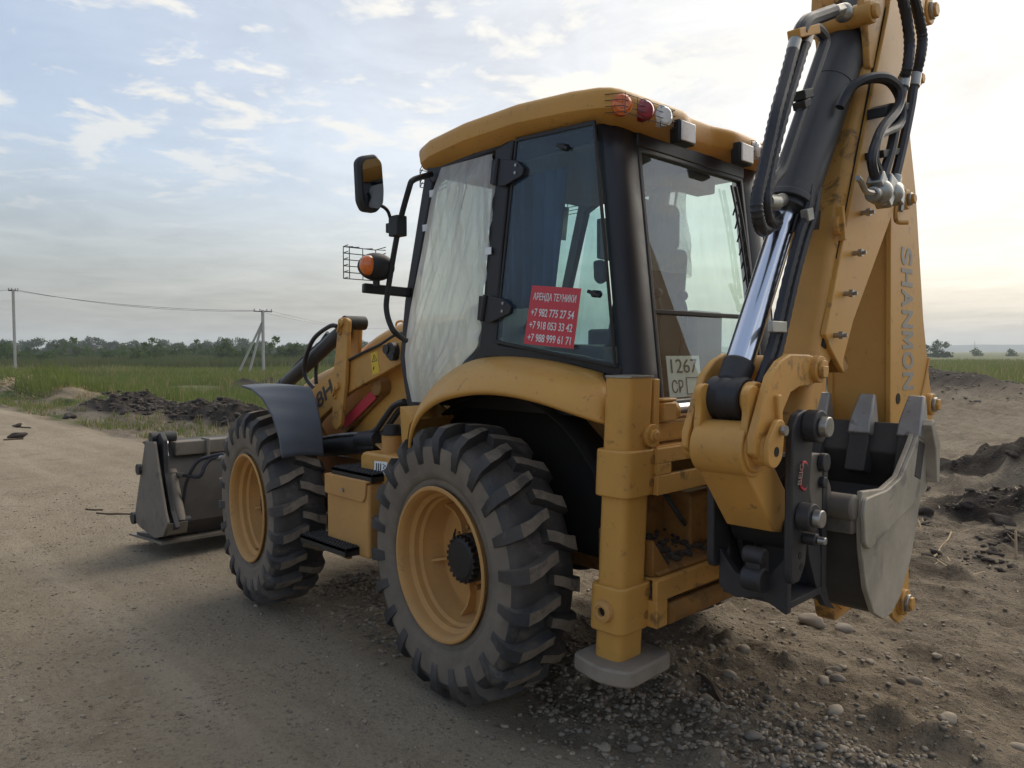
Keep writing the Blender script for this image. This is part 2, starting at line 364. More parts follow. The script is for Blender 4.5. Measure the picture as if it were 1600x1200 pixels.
def lettering(body, origin, xd, yd, wd, ht, m, parent, depth=0.002, name='lettering', shear=0.0, bold=0.0):
    """flat raised letters: lower-left corner at origin, running along xd, standing along yd, wd x ht in size"""
    cu = bpy.data.curves.new('t', 'FONT'); cu.body = body; cu.extrude = 0.02; cu.shear = shear; cu.offset = bold
    t = bpy.data.objects.new('t', cu); COL.objects.link(t); bpy.context.view_layer.update()
    me = bpy.data.meshes.new_from_object(t.evaluated_get(bpy.context.evaluated_depsgraph_get()))
    bpy.data.objects.remove(t); bpy.data.curves.remove(cu)
    n = len(me.vertices); a = np.empty(n * 3, np.float32); me.vertices.foreach_get('co', a); a = a.reshape(n, 3)
    lo, hi = a.min(0), a.max(0); a = (a - lo) / np.maximum(hi - lo, 1e-6)
    X, Y = Vector(xd).normalized(), Vector(yd).normalized(); Z = X.cross(Y)
    q = np.array(origin) + np.outer(a[:, 0] * wd, X) + np.outer(a[:, 1] * ht, Y) + np.outer(a[:, 2] * depth, Z)
    me.vertices.foreach_set('co', q.astype(np.float32).ravel()); me.materials.clear(); me.materials.append(MATS[m])
    o = bpy.data.objects.new(name, me); COL.objects.link(o); o.parent = parent; return o

# value noise for terrain and rough shapes
def _h(i, j, k):
    n = (i * 374761393 + j * 668265263 + k * 2147483647 + 1013904223) & 0xFFFFFFFF
    n = ((n ^ (n >> 13)) * 1274126177) & 0xFFFFFFFF
    return ((n ^ (n >> 16)) & 0xFFFF) / 65535.0
def vnoise(x, y, s=0):
    xi, yi = np.floor(x).astype(np.int64), np.floor(y).astype(np.int64); u, v = x - xi, y - yi
    u, v = u * u * u * (u * (u * 6 - 15) + 10), v * v * v * (v * (v * 6 - 15) + 10)
    a, b, c, d = _h(xi, yi, s), _h(xi + 1, yi, s), _h(xi, yi + 1, s), _h(xi + 1, yi + 1, s)
    return (a + (b - a) * u + (c - a) * v + (a - b - c + d) * u * v) * 2 - 1
def fbm(x, y, o=4, s=0, g=0.5):
    r, a, t = 0, 1, 0
    for i in range(o):
        c, sn = math.cos(i * 1.1), math.sin(i * 1.1)
        r = r + a * vnoise((x * c - y * sn) * 2 ** i + 17.3 * i, (x * sn + y * c) * 2 ** i - 9.1 * i, s + i); t += a; a *= g
    return r / t
def sst(x, a, b):
    t = np.clip((x - a) / (b - a), 0, 1); return t * t * (3 - 2 * t)

# ------------------------------------------------------------------ ground
MOUNDS = [  # x, y, radius x, radius y, height, roughness, dark
    (20.0, -3.6, 3.0, 0.7, 0.34, 0.6, 1), (15.8, -4.1, 1.6, 0.7, 0.30, 0.6, 1), (13.6, -4.3, 1.3, 0.8, 0.34, 0.6, 1), (16.8, -5.4, 1.8, .8, .42, .6, 1), (18, -4.5, 6, .6, .2, .7, 1),
    (23, -5.2, 3, 0.8, 0.42, 0.5, .9), (42, -18.0, 2.4, 1.0, 0.75, 0.8, 1), (44, -20.4, 2, 1.0, 0.7, 0.8, 1),
    (34, -4.9, 4.5, 1.4, 0.75, 0.3, 0), (27, -4.2, 3, 0.8, 0.4, 0.3, 0),
    (7.5, -22, 6.0, 4.6, 1.75, 0.12, .8), (0.0, -24, 5, 3, 0.5, 0.2, .2),
    (-1.0, -5.9, 1.1, 0.7, 0.16, 0.7, 1), (-0.4, -8.2, 1.6, 0.8, 0.25, 0.7, 1), (-1.7, -8.0, 1.5, 1.0, 0.58, 0.7, 1), (-1.6, -4.6, 0.7, 0.5, 0.12, 0.7, .9),
    (0.9, -6.3, 0.6, 0.5, 0.18, 0.7, 1), (-2.2, -5.9, 1.1, 0.8, 0.5, 0.7, 1), (-2.6, -9.5, 2, 1.5, 0.8, 0.7, .9), (-0.7, -3.1, 0.6, 0.4, 0.10, 0.6, .5), (-1.9, -3.3, .7, .5, .14, .6, .4)]
def road_edge(x): return np.where(x < 8, 0.95 - 2.75 * sst(x, -0.2, 7.5), -1.8) + 0.22 * vnoise(x * 0.55, x * 0 + 3, 5) + .06 * vnoise(x * 2.2, x * 0 + 8, 6)
def terrain(x, y):
    yb = road_edge(x); D = sst(yb - y, -0.15, 0.45)                       # 1 = broken ground, 0 = road
    far = np.hypot(x, y)
    drop = sst(-y - 4.5 - 0.05 * np.abs(x), 0, 6) * sst(x, 6, 14) + sst(-y, 17, 34) * (1 - sst(x, 6, 14))
    drop = np.maximum(drop, sst(far, 60, 110))
    h = -0.055 - 0.03 * sst(x, 0.2, 2.0) - 0.75 * drop
    damp = 1 - 0.75 * sst(far, 25, 90)
    rough = 0.075 * fbm(x * 0.55, y * 0.9, 4, 11) + 0.055 * fbm(x * 1.9, y * 2.6, 4, 21) + 0.040 * fbm(x * 6, y * 9, 4, 31, 0.65)
    clod = np.clip(fbm(x * 4.3, y * 4.3, 3, 41), 0, 1) ** 2 * 0.16
    h = h + D * damp * (rough + clod - 0.015)
    h = h + (1 - D) * damp * (0.012 * fbm(x * 0.4, y * 0.8, 3, 51) + 0.006 * fbm(x * 3, y * 5, 4, 61) + 0.006 * fbm(x * 13, y * 13, 3, 62, .6)
             + 0.010 * np.exp(-((y - 3.6) / 0.28) ** 2) * -1 + 0.008 * np.exp(-((y - 2.5) / 0.2) ** 2))
    for yc, wd in ((2.15, .24), (4.05, .26), (5.6, .24)):
        q_ = y - yc - .10 * np.sin(x * .35 + yc); b_ = np.exp(-(q_ / wd) ** 4) * (1 - D) * sst(vnoise(x * .6, x * 0 + yc, 19), -.5, .3)
        h = h - b_ * (0.006 + 0.009 * sst(np.sin((x + 1.1 * np.abs(q_)) * 2 * math.pi / .21), -.2, .5) * damp)
    # loose stones thrown up in a ridge beside and under the machine
    wr = np.exp(-((y - (0.38 - 0.1 * np.maximum(x, 0))) / 0.26) ** 2) * (1 - sst(x, 1.6, 3.2)) * sst(x, -2.6, -1.4)
    h = h + wr * (0.045 + 0.02 * fbm(x * 5, y * 5, 3, 71))
    # old track ruts slanting across the soil behind the machine
    tr_ = sst(x, -3.2, -2.2) * (1 - sst(x, -0.6, 0.2)) * sst(-y, -0.2, 0.5) * (1 - sst(-y, 2.6, 3.4))
    q_ = (y * 0.93 + x * 0.36) + 0.05 * vnoise(x * 1.3, y * 1.3, 13)
    h = h + tr_ * 0.022 * np.abs(np.sin(q_ * 26)) * (0.5 + 0.5 * vnoise(x * 2, y * 2, 14))
    dark = np.zeros_like(h); gravel = np.clip(wr * 1.2, 0, 1); hay = np.zeros_like(h)
    for (mx, my, rx, ry, mh, mr, dk) in MOUNDS:
        g = np.exp(-(((x - mx) / rx) ** 2 + ((y - my) / ry) ** 2) * 1.2)
        n = 1 + mr * (1.1 * fbm(x * 1.7 / max(.6, min(rx, 1.5)), y * 1.7 / max(.6, min(ry, 1.5)), 4, int(mx * 7) & 255) + 0.3 * fbm(x * 7, y * 7, 2, 91))
        h = h + mh * g * n
        dark = np.maximum(dark, dk * sst(g, 0.22, 0.6)); 
        if dk == 0: hay = np.maximum(hay, sst(g, 0.25, 0.6))
    # ground pressed flat where the machine stands on it
    for (tx, ty, tz) in ((0, 0.92, -0.055), (0, -0.92, -0.055), (2.17, 0.92, -0.085), (2.17, -0.92, -0.085)):
        q = np.exp(-(((x - tx) / 0.42) ** 2 + ((y - ty) / 0.36) ** 2) ** 2)
        h = h * (1 - q) + (tz + 0.006) * q
    q = sst(x, 2.9, 3.3) * (1 - sst(x, 4.8, 5.2)) * sst(y, -1.6, -1.2) * (1 - sst(y, 1.2, 1.6))
    h = h * (1 - q) + np.minimum(h, -0.03) * q
    green = drop * sst(far, 16, 30) * (1 - dark)
    green = np.maximum(green, D * sst(x, 12, 24) * sst(fbm(x * .4, y * .9, 3, 77), -0.25, 0.3) * (1 - dark) * .9)
    green = np.where((x < 12) & (y > -26), green * sst(-y, 22, 27), green)
    return h, D, dark, green, gravel, hay
def axis_steps(a, b, step, lo, hi, g=1.09):
    mid = list(np.arange(a, b + step / 2, step)); s = step; p = mid[-1]; up = []
    while p < hi: s *= g; p += s; up.append(p)
    s = step; p = mid[0]; dn = []
    while p > lo: s *= g; p -= s; dn.append(p)
    return np.array(dn[::-1] + mid + up)
gx = axis_steps(-3.2, 6.5, 0.036, -400, 4200, 1.055); gy = axis_steps(-6.5, 3.6, 0.036, -4200, 400, 1.055)
GX, GY = np.meshgrid(gx, gy, indexing='ij')
GH, gD, gdark, ggreen, ggrav, ghay = terrain(GX, GY)
nx, ny = GX.shape
me = bpy.data.meshes.new('ground')
idx = np.arange(nx * ny).reshape(nx, ny)
quads = np.stack([idx[:-1, :-1], idx[1:, :-1], idx[1:, 1:], idx[:-1, 1:]], -1).reshape(-1, 4)
me.vertices.add(nx * ny); me.vertices.foreach_set('co', np.stack([GX, GY, GH], -1).astype(np.float32).ravel())
me.loops.add(quads.size); me.loops.foreach_set('vertex_index', quads.ravel().astype(np.int32))
me.polygons.add(len(quads)); me.polygons.foreach_set('loop_start', np.arange(0, quads.size, 4, dtype=np.int32))
me.update(calc_edges=True); me.polygons.foreach_set('use_smooth', [True] * len(quads))
for nm, arr in (('broken', gD), ('dark', gdark), ('green', ggreen), ('gravel', ggrav), ('hay', ghay)):
    me.attributes.new(nm, 'FLOAT', 'POINT').data.foreach_set('value', arr.astype(np.float32).ravel())
gm = bpy.data.materials.new('ground'); gm.use_nodes = True; t = NT(gm.node_tree); t.n.clear()
pos = t.new('ShaderNodeNewGeometry').outputs['Position']
at = {k: t.new('ShaderNodeAttribute', {'attribute_name': k}).outputs['Fac'] for k in ('broken', 'dark', 'green', 'gravel', 'hay')}
n_big = t.noise(pos, 0.45, 5, 0.6, 0.4); n_mid = t.noise(pos, 3.2, 7, 0.65, 0.3); n_fine = t.noise(pos, 38, 6, 0.7); n_grit = t.noise(pos, 160, 3, 0.7)
vor = t.new('ShaderNodeTexVoronoi', Vector=pos, Scale=52.0, Randomness=1.0)
vor2 = t.new('ShaderNodeTexVoronoi', Vector=pos, Scale=19.0, Randomness=1.0)
roadc = t.mix(t.map(n_mid, 0.3, 0.7), (0.28, 0.226, 0.155, 1), (0.40, 0.328, 0.232, 1))
roadc = t.mix(t.map(n_big, 0.42, 0.68, 0, 0.75), roadc, (0.43, 0.355, 0.26, 1))
roadc = t.mix(t.map(n_fine, 0.5, 0.68, 0, 0.6), roadc, (0.15, 0.112, 0.076, 1))
trk = t.new('ShaderNodeMapping', Vector=pos); trk.inputs['Scale'].default_value = (0.10, 1.5, 1); trk.inputs['Rotation'].default_value = (0, 0, R(-3))
roadc = t.mix(t.map(t.noise(trk.outputs[0], 1.0, 5, 0.6, 0.3), 0.45, 0.62, 0, 0.6), roadc, (0.47, 0.39, 0.285, 1))
roadc = t.mix(t.map(t.noise(pos, 1.3, 6, 0.7, 1.2), 0.55, 0.72, 0, 0.55), roadc, (0.19, 0.145, 0.10, 1))
roadc = t.mix(t.map(n_grit, 0.56, 0.72, 0, 0.6), roadc, (0.50, 0.42, 0.32, 1))
roadc = t.mix(t.math('MULTIPLY', t.map(vor.outputs['Distance'], 0.22, 0.10), t.map(t.noise(pos, 6, 3), 0.48, 0.62, 0, .55)), roadc, (0.36, 0.30, 0.23, 1))
for sc_, lo_, amt_ in ((34.0, .66, .7), (85.0, .58, .6)):
    vv_ = t.new('ShaderNodeTexVoronoi', Vector=pos, Scale=sc_, Randomness=1.0)
    pick = t.new('ShaderNodeSeparateColor', Color=vv_.outputs['Color'])
    m_ = t.math('MULTIPLY', t.map(pick.outputs[0], lo_, lo_ + .02), t.map(vv_.outputs['Distance'], .42, .30))
    m_ = t.math('MULTIPLY', m_, t.map(t.noise(pos, 1.7, 4, .6), .40, .58, .25, 1.0))
    roadc = t.mix(t.math('MULTIPLY', m_, amt_), roadc, t.ramp(pick.outputs[1], [(0.0, (.10, .08, .06)), (.4, (.26, .21, .15)), (1.0, (.56, .48, .38))]))
    grit_h = m_ if sc_ < 50 else t.math('ADD', t.math('MULTIPLY', grit_h, .6), t.math('MULTIPLY', m_, .3))
dirtc = t.mix(t.map(n_mid, 0.32, 0.68), (0.155, 0.12, 0.083, 1), (0.33, 0.265, 0.186, 1))
dirtc = t.mix(t.map(n_big, 0.45, 0.7, 0, 0.5), dirtc, (0.37, 0.315, 0.24, 1))
dirtc = t.mix(t.map(n_fine, 0.5, 0.72, 0, 0.6), dirtc, (0.07, 0.054, 0.04, 1))
darkc = t.mix(t.map(n_mid, 0.35, 0.7), (0.026, 0.021, 0.017, 1), (0.085, 0.066, 0.05, 1))
grassc = t.mix(t.map(n_big, 0.35, 0.65), (0.07, 0.10, 0.028, 1), (0.17, 0.165, 0.07, 1))
gravc = t.mix(t.map(vor2.outputs['Color'], 0.2, 0.9), (0.17, 0.135, 0.095, 1), (0.33, 0.268, 0.19, 1))
edge = t.math('MULTIPLY', t.math('SUBTRACT', n_mid, 0.5), 0.7)
c = t.mix(t.math('ADD', at['broken'], edge, clamp=True), roadc, dirtc)
c = t.mix(t.math('ADD', at['gravel'], edge, clamp=True), c, gravc)
c = t.mix(t.map(t.math('ADD', at['green'], edge), 0.25, 0.6), c, grassc)
c = t.mix(t.map(t.math('ADD', at['hay'], edge), 0.2, 0.7), c, (0.32, 0.25, 0.16, 1))
c = t.mix(t.map(t.math('ADD', at['dark'], edge), 0.25, 0.75), c, darkc)
hgt = t.math('ADD', t.math('ADD', grit_h, t.math('ADD', t.math('MULTIPLY', n_fine, 0.8), t.math('MULTIPLY', n_grit, 0.3))),
             t.math('ADD', t.math('MULTIPLY', n_mid, 0.8), t.math('MULTIPLY', t.map(vor2.outputs['Distance'], 0.5, 0.0), t.math('ADD', t.math('MULTIPLY', at['gravel'], 0.7), t.math('MULTIPLY', at['broken'], 0.35)))))
bmp = t.new('ShaderNodeBump', Strength=0.9, Distance=0.045, Height=hgt)
b = t.new('ShaderNodeBsdfPrincipled', Base_Color=c, Roughness=0.95, Normal=bmp.outputs[0]); b.inputs['Specular IOR Level'].default_value = 0.2
t.new('ShaderNodeOutputMaterial', Surface=b.outputs[0]); me.materials.append(gm)
ground = bpy.data.objects.new('ground', me); COL.objects.link(ground); tag(ground, 'tan dirt road and churned bare soil running out to green fields', None, None, 'structure')
def gz(x, y): return float(terrain(np.array([float(x)]), np.array([float(y)]))[0][0])

# low blue hills along the right-hand horizon
rows = []
for k, (q, z) in enumerate(((0, -4), (0.35, .55), (0.6, 1.0), (1, -.2))):
    row = []
    for i in range(160):
        a = R(-150 + 105 * i / 159); d = 2500 + 700 * q
        hh = 5 + (15 + 9 * float(fbm(np.array([i * 0.07]), np.array([k * .3 + 2.0]), 4, 3)[0])) * min(1, (159 - i) / 25)
        row.append((d * math.cos(a), d * math.sin(a), hh * z if z > 0 else -6))
    rows.append(row)
hills = obj('hills', grid(rows), 'hill_far'); tag(hills, 'low hazy blue hills on the far horizon', None, None, 'structure')
# ================================================================== THE BACKHOE LOADER
L = empty('backhoe_loader'); tag(L, 'yellow backhoe loader parked at the road edge with its digging arm folded up behind', 'backhoe loader')

# ---------------- wheels
def tyre_geos(c, s, k, lean=1):
    W = lambda pr: [(r * k, o * k * .90) for r, o in pr]
    side = W([(0.372, 0.13), (0.378, 0.160), (0.395, 0.176), (0.415, 0.181), (0.432, 0.180), (0.436, 0.187), (0.468, 0.200), (0.474, 0.199), (0.52, 0.209), (0.565, 0.211), (0.60, 0.205)])
    tread = W([(0.60, 0.205), (0.628, 0.193), (0.642, 0.172), (0.650, 0.12), (0.655, 0.06), (0.656, 0)])
    full_t = tread + [(r, -o) for r, o in reversed(tread[:-1])]
    G = [lathe(side, c, s, 72) + (1,), lathe([(r, -o) for r, o in side], c, s, 72) + (1,), lathe(full_t, c, s, 72) + (0,)]
    # chevron lugs: from the middle of the tread over the shoulder and down the side wall
    path = W([(0.656, -0.022), (0.655, 0.04), (0.651, 0.10), (0.645, 0.155), (0.622, 0.196), (0.575, 0.212), (0.515, 0.209)])
    topo = W([(0.709, -0.022), (0.709, 0.04), (0.706, 0.10), (0.697, 0.168), (0.652, 0.217), (0.588, 0.223), (0.517, 0.2125)])
    lead = [0.075, 0.050, 0.012, -0.012, -0.022, -0.026, -0.028]
    wt = [0.034, 0.036, 0.040, 0.046, 0.048, 0.046, 0.042]; wb = [0.044, 0.046, 0.050, 0.056, 0.056, 0.052, 0.046]
    N = 22
    for sd in (1, -1):
        for i in range(N):
            a0 = 2 * math.pi * (i + (0.5 if sd < 0 else 0)) / N; v = []
            for j in range(len(path)):
                for (r, o), ww, sg in ((path[j], wb[j], -1), (topo[j], wt[j], -1), (topo[j], wt[j], 1), (path[j], wb[j], 1)):
                    a = a0 + lead[j] + sg * ww * (1 + 0.06 * math.sin(i * 2.3))
                    v.append((c[0] + r * math.sin(a), c[1] + s * sd * o, c[2] + r * math.cos(a)))
            fs, ft = [(0, 1, 2, 3), tuple(4 * (len(path) - 1) + q for q in (3, 2, 1, 0))], []
            for j in range(len(path) - 1):
                for q in range(3):
                    (ft if (q == 1 and j < 3) else fs).append((4 * j + q, 4 * j + q + 1, 4 * j + 4 + q + 1, 4 * j + 4 + q))
            G.append((v, fs, 0))
            if sd == 1 or True: G.append((v, ft, 2))
    return G
def wheel(name, at_, s, k, rz):
    c = (0, 0, 0); G = tyre_geos(c, s, k)
    root = obj(name, G, ['rubber_tyre', 'tyre_side', 'lug_soil'], L, smooth=50); root.location = at_; root.rotation_euler = (0, 0, R(rz))
    W = lambda pr: [(r * k, o * k) for r, o in pr]
    rim = W([(0.372, 0.13), (0.374, 0.158), (0.392, 0.172), (0.398, 0.180), (0.392, 0.187), (0.380, 0.186), (0.368, 0.172), (0.362, 0.150), (0.357, 0.125), (0.345, 0.112), (0.338, 0.105), (0.336, 0.075),
             (0.328, 0.066), (0.322, 0.06), (0.318, 0.02), (0.312, 0.010), (0.310, -0.055), (0.302, -0.068), (0.22, -0.075), (0.14, -0.07), (0.135, -0.055), (0.0, -0.055)])
    g = [lathe(rim, c, s, 72)]
    back = W([(0.30, -0.075), (0.31, -0.17), (0.39, -0.18)]); g.append(lathe(back, c, s, 48))
    for i in range(5):
        a = 2 * math.pi * i / 5 + 0.55; u = Vector((math.sin(a), 0, math.cos(a))); n = Vector((math.cos(a), 0, -math.sin(a))); o = Vector((0, s, 0)); C = Vector(c)
        tri = [(0.305, 0.02), (0.305, -0.075), (0.12, -0.075), (0.12, -0.02), (0.20, -0.035), (0.26, -0.02)]
        v = [tuple(C + u * (r * k) + o * (d * k) + n * q) for q in (-0.007, 0.007) for r, d in tri]
        m = len(tri); g.append((v, [tuple(range(m)), tuple(range(2 * m - 1, m - 1, -1))] + [(j, j + m, (j + 1) % m + m, (j + 1) % m) for j in range(m)]))
    obj('rim', g, 'yellow_dusty', root, smooth=30)
    hub = W([(0.128, -0.075), (0.128, 0.0), (0.112, 0.004), (0.110, 0.035), (0.096, 0.044), (0.02, 0.046), (0.0, 0.046)])
    g = [lathe(hub, c, s, 40)]
    for i in range(22):
        a = 2 * math.pi * i / 22; p = Vector(c) + Vector((math.sin(a), 0, math.cos(a))) * 0.115 * k
        g.append(cyl(p + Vector((0, s * 0.0, 0)), p + Vector((0, s * 0.036 * k, 0)), 0.0105 * k, n=8))
    obj('hub', g, 'plastic_black', root, smooth=30)
    g = []
    for i in range(10):
        a = 2 * math.pi * (i + .4) / 10; p = Vector(c) + Vector((math.sin(a), 0, math.cos(a))) * 0.158 * k
        g.append(cyl(p + Vector((0, s * -0.075 * k, 0)), p + Vector((0, s * -0.035 * k, 0)), 0.014 * k, n=6))
    obj('wheel_nuts', g, 'yellow_grimy', root)['kind'] = 'stuff'
    p = Vector(c) + Vector((-0.07, s * 0.06, -0.30)) * k * (1 if name == 'front_wheel' else -1)
    obj('valve', [cyl(p, p + Vector((0, s * .04, 0)), .024, n=14), cyl(p, p + Vector((0, s * .075, 0)), .007, n=8)], 'yellow_grimy', root)
    return root
RW, FW = (0.03, 0.92, 0.650), (2.17, 0.91, 0.618)
wheel('rear_wheel', RW, 1, .985, -5); wheel('rear_wheel', (RW[0], -0.92, RW[2]), -1, .985, -5)
wheel('front_wheel', FW, 1, 0.957, -8); wheel('front_wheel', (FW[0], -0.91, FW[2]), -1, 0.957, -8)

# ---------------- frame under the cab, axles
ch = obj('chassis', [prism(round2([(-0.95, 0.55), (2.75, 0.60), (2.75, 0.90), (1.1, 0.95), (-0.95, 1.05)], .05), 'Y', -0.36, 0.36),
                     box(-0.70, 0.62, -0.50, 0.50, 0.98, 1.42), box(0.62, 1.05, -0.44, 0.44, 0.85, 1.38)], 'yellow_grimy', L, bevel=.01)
obj('axle', [cyl((RW[0], -0.8, .655), (RW[0], 0.82, .655), .12), ball((RW[0], 0, .655), .24, 1, 1.2, 1), cyl((RW[0], .62, .655), (RW[0], .83, .655), .22)], 'under_black', ch)
obj('axle', [cyl((2.17, -0.8, .615), (2.17, 0.82, .615), .10), ball((2.17, 0, .60), .22, 1, 1.2, 1), cyl((2.17, .62, .615), (2.17, .83, .615), .20)], 'under_black', ch)
obj('transmission', [cyl((-.6, .1, .62), (1.9, .1, .70), .12), box(.3, 1.0, -.3, .3, .42, .6), cyl((-.72, -.2, .72), (-.9, .30, .72), .08), cyl((-.85, .1, .62), (-.85, .45, .80), .03)], 'under_black', ch)
obj('wheel_arch_liner', [grid([[(RW[0] + .80 * math.cos(R(a)), y, .70 + .80 * math.sin(R(a))) for y in (.50, .70)] for a in range(15, 166, 10)]),
                         grid([[(RW[0] + r * math.cos(R(a)), .505, .70 + r * math.sin(R(a))) for r in (.1, .80)] for a in range(-8, 192, 10)])], 'under_black', ch, solid=.012)

# ---------------- rear fender
lo = [(0.302,1.211),(0.296,1.265),(0.268,1.335),(0.207,1.401),(0.117,1.452),(0.025,1.485),(-0.14,1.517),(-0.304,1.529),(-0.494,1.52)] + [(-0.653,1.492)] + [(-0.786,1.449)] + [(-0.889,1.41)]
up = [(0.696,1.288),(0.677,1.354),(0.633,1.428),(0.549,1.513),(0.467,1.567),(0.382,1.616),(0.277,1.657),(0.13,1.689),(-0.106,1.694),(-0.333,1.679),(-0.521,1.653),(-0.697,1.617)]
rows = []
for i, (a, b) in enumerate(zip(lo, up)):
    t_ = min(1, i / 4)
    k_ = (1.08, 1.08, 1.08, 1.08, 1.08, 1.08, 1.08, 1.08, 1.08, 1.06, 1.01, .93)[i] - 1.08
    rows.append([(a[0], 1.062 + k_, a[1] - .012), (a[0], 1.08 + k_, a[1]), (a[0] * .985 + b[0] * .015, 1.076 + k_, a[1] + .022), (a[0] * .92 + b[0] * .08, 1.055 + k_, a[1] * .62 + b[1] * .38 - .01),
                 (a[0] * .8 + b[0] * .2, 1.0 + k_, a[1] * .34 + b[1] * .66), (a[0] * .45 + b[0] * .55, min(.88, 1.0 + k_ - .04), a[1] * .12 + b[1] * .88), (b[0], .72, b[1]), (b[0], .66, b[1] + .005)])
fd = obj('rear_fender', grid(rows), 'yellow_paint', L, smooth=60)
sb = fd.modifiers.new('sub', 'SUBSURF'); sb.levels = sb.render_levels = 2
sl = fd.modifiers.new('solid', 'SOLIDIFY'); sl.thickness = 0.01; sl.offset = -1
fr = obj('rear_fender', mirY(grid(rows)), 'yellow_paint', L, smooth=60); fr.modifiers.new('solid', 'SOLIDIFY').thickness = 0.01
obj('fender_bracket', [prism(round2([(0.595,1.409),(0.471,1.34),(0.507,1.306),(0.531,1.21),(0.55,1.165),(0.579,1.206)], .01), 'Y', .62, .92)], 'yellow_paint', L, bevel=.008)

# ---------------- cab
cab = obj('cab', [box(-.66, .70, -.64, .64, 1.40, 1.47), box(-.60, .45, -.62, .62, 2.72, 2.78)], 'cab_black', L)
def post(pts, wx, wy, m=1):
    """square post with rounded edges through 3-D points"""
    g = []
    for a, b in zip(pts, pts[1:]): g.append(beam(a, b, wx, wy, (0, 1, 0)))
    return g
A_T, A_M, A_B = (0.575, .665, 2.74), (.80, .69, 1.80), (.80, .69, 1.46)
def both(gs): return gs + [mirY(g) for g in gs]
b_pil = [(0.028,2.776),(0.043,2.679),(0.073,2.423),(0.104,2.156),(0.135,1.885),(0.156,1.748),(0.208,1.692),(0.316,1.635),(0.416,1.583),(0.473,1.538),(0.45,1.516),(0.349,1.563),(0.224,1.629),(0.094,1.679),(-0.101,1.68),(-0.328,1.666),(-0.537,1.641),(-0.712,1.605),(-0.8,1.593),(-0.807,1.651),(-0.693,1.673),(-0.537,1.699),(-0.328,1.723),(-0.148,1.743),(-0.005,1.754),(0.024,1.781),(0.004,1.982),(-0.03,2.279),(-0.068,2.537),(-0.101,2.726),(-0.115,2.81)]
obj('pillar', [prism(b_pil, 'Y', .655, .715)], 'cab_black', cab, bevel=.014, seg=3)
obj('pillar', [mirY(prism(b_pil, 'Y', .655, .715))], 'cab_black', cab, bevel=.014)
hdr = [(0.63,2.779),(-0.091,2.859),(-0.696,2.805),(-0.696,2.753),(-0.105,2.805),(0.043,2.767),(0.421,2.744),(0.583,2.669)]
obj('roof_rail', both([prism(hdr, 'Y', .64, .70)]) + [beam((.58, -.66, 2.76), (.58, .66, 2.76), .06, .07)], 'cab_black', cab, bevel=.01)
# front pillar / door frame with the door's lower edge
front = [(0.63,2.757),(0.835,2.021),(0.89,1.673),(0.816,1.388),(0.74,1.361),(0.696,1.386),(0.758,1.437),(0.826,1.674),(0.772,1.98),(0.559,2.684)]
obj('pillar', [prism(front, 'Y', .655, .705)], 'cab_black', cab, bevel=.01); obj('pillar', [mirY(prism(front, 'Y', .655, .705))], 'cab_black', cab, bevel=.01)
obj('door_edge', [prism([(0.822,1.41),(0.733,1.392),(0.622,1.442),(0.491,1.544),(0.311,1.642),(0.172,1.748),(0.147,1.73),(0.279,1.614),(0.446,1.509),(0.586,1.407),(0.721,1.346),(0.81,1.365)], 'Y', .66, .70)], 'cab_black', cab, bevel=.008)
# rear corner posts: from the side round to the rear window
for sgn in (1, -1):
    rows = []
    for q in range(9):
        t_ = q / 8; z = 2.77 + (1.46 - 2.77) * t_; xr = -.700 - .165 * t_; xs = -.655 - .150 * t_; yw = .485 + .01 * t_
        rows.append([(xs + .03, .64 * sgn, z), (xs, .705 * sgn, z), (xs - .022, .700 * sgn, z), (xr - .012, .655 * sgn, z), (xr - .02, .60 * sgn, z), (xr - .012, (yw + .02) * sgn, z), (xr, yw * sgn, z), (xr + .05, yw * sgn, z)])
    obj('pillar', grid(rows), 'cab_black', cab, smooth=60, solid=.006)
def rear_pt(y, z): return (-.700 - .165 * (2.77 - z) / 1.31, y, z)
def rect_frame(P, w, d):
    """frame of four bars round a four-cornered opening"""
    c_ = sum((Vector(p) for p in P), Vector()) / 4; n = (Vector(P[1]) - Vector(P[0])).cross(Vector(P[3]) - Vector(P[0])).normalized()
    inn = [Vector(p) + (c_ - Vector(p)).normalized() * w * 1.4 for p in P]; v = [tuple(Vector(p) + n * q) for q in (-d / 2, d / 2) for p in P] + [tuple(p + n * q) for q in (-d / 2, d / 2) for p in inn]
    f = []
    for i in range(4):
        j = (i + 1) % 4
        f += [(i, j, 8 + j, 8 + i), (4 + i, 12 + i, 12 + j, 4 + j), (i, 4 + i, 4 + j, j), (8 + i, 8 + j, 12 + j, 12 + i)]
    return v, f
RWP = [rear_pt(.495, 2.70), rear_pt(-.495, 2.70), rear_pt(-.505, 1.45), rear_pt(.505, 1.45)]
rw = obj('rear_window', [rect_frame(RWP, .035, .03), beam(rear_pt(.5, 2.735), rear_pt(-.5, 2.735), .05, .10), beam(rear_pt(.52, 1.435), rear_pt(-.52, 1.435), .05, .05)], 'cab_black', cab, bevel=.008)
def pane(P, th, m, name='pane'):
    c_ = [Vector(p) for p in P]; n = (c_[1] - c_[0]).cross(c_[3] - c_[0]).normalized() * th / 2
    v = [tuple(p + n) for p in c_]
    return obj(name, (v, [(0, 1, 2, 3)]), m, cab, smooth=0)
pane([rear_pt(.475, 2.67), rear_pt(-.475, 2.67), rear_pt(-.48, 1.915), rear_pt(.48, 1.915)], .004, 'glass_rear')
pane([rear_pt(.48, 1.895), rear_pt(-.48, 1.895), rear_pt(-.485, 1.47), rear_pt(.485, 1.47)], .004, 'glass_rear')
obj('window_bar', [beam(rear_pt(.49, 1.905), rear_pt(-.49, 1.905), .03, .022)], 'dark_steel', cab, bevel=.004)
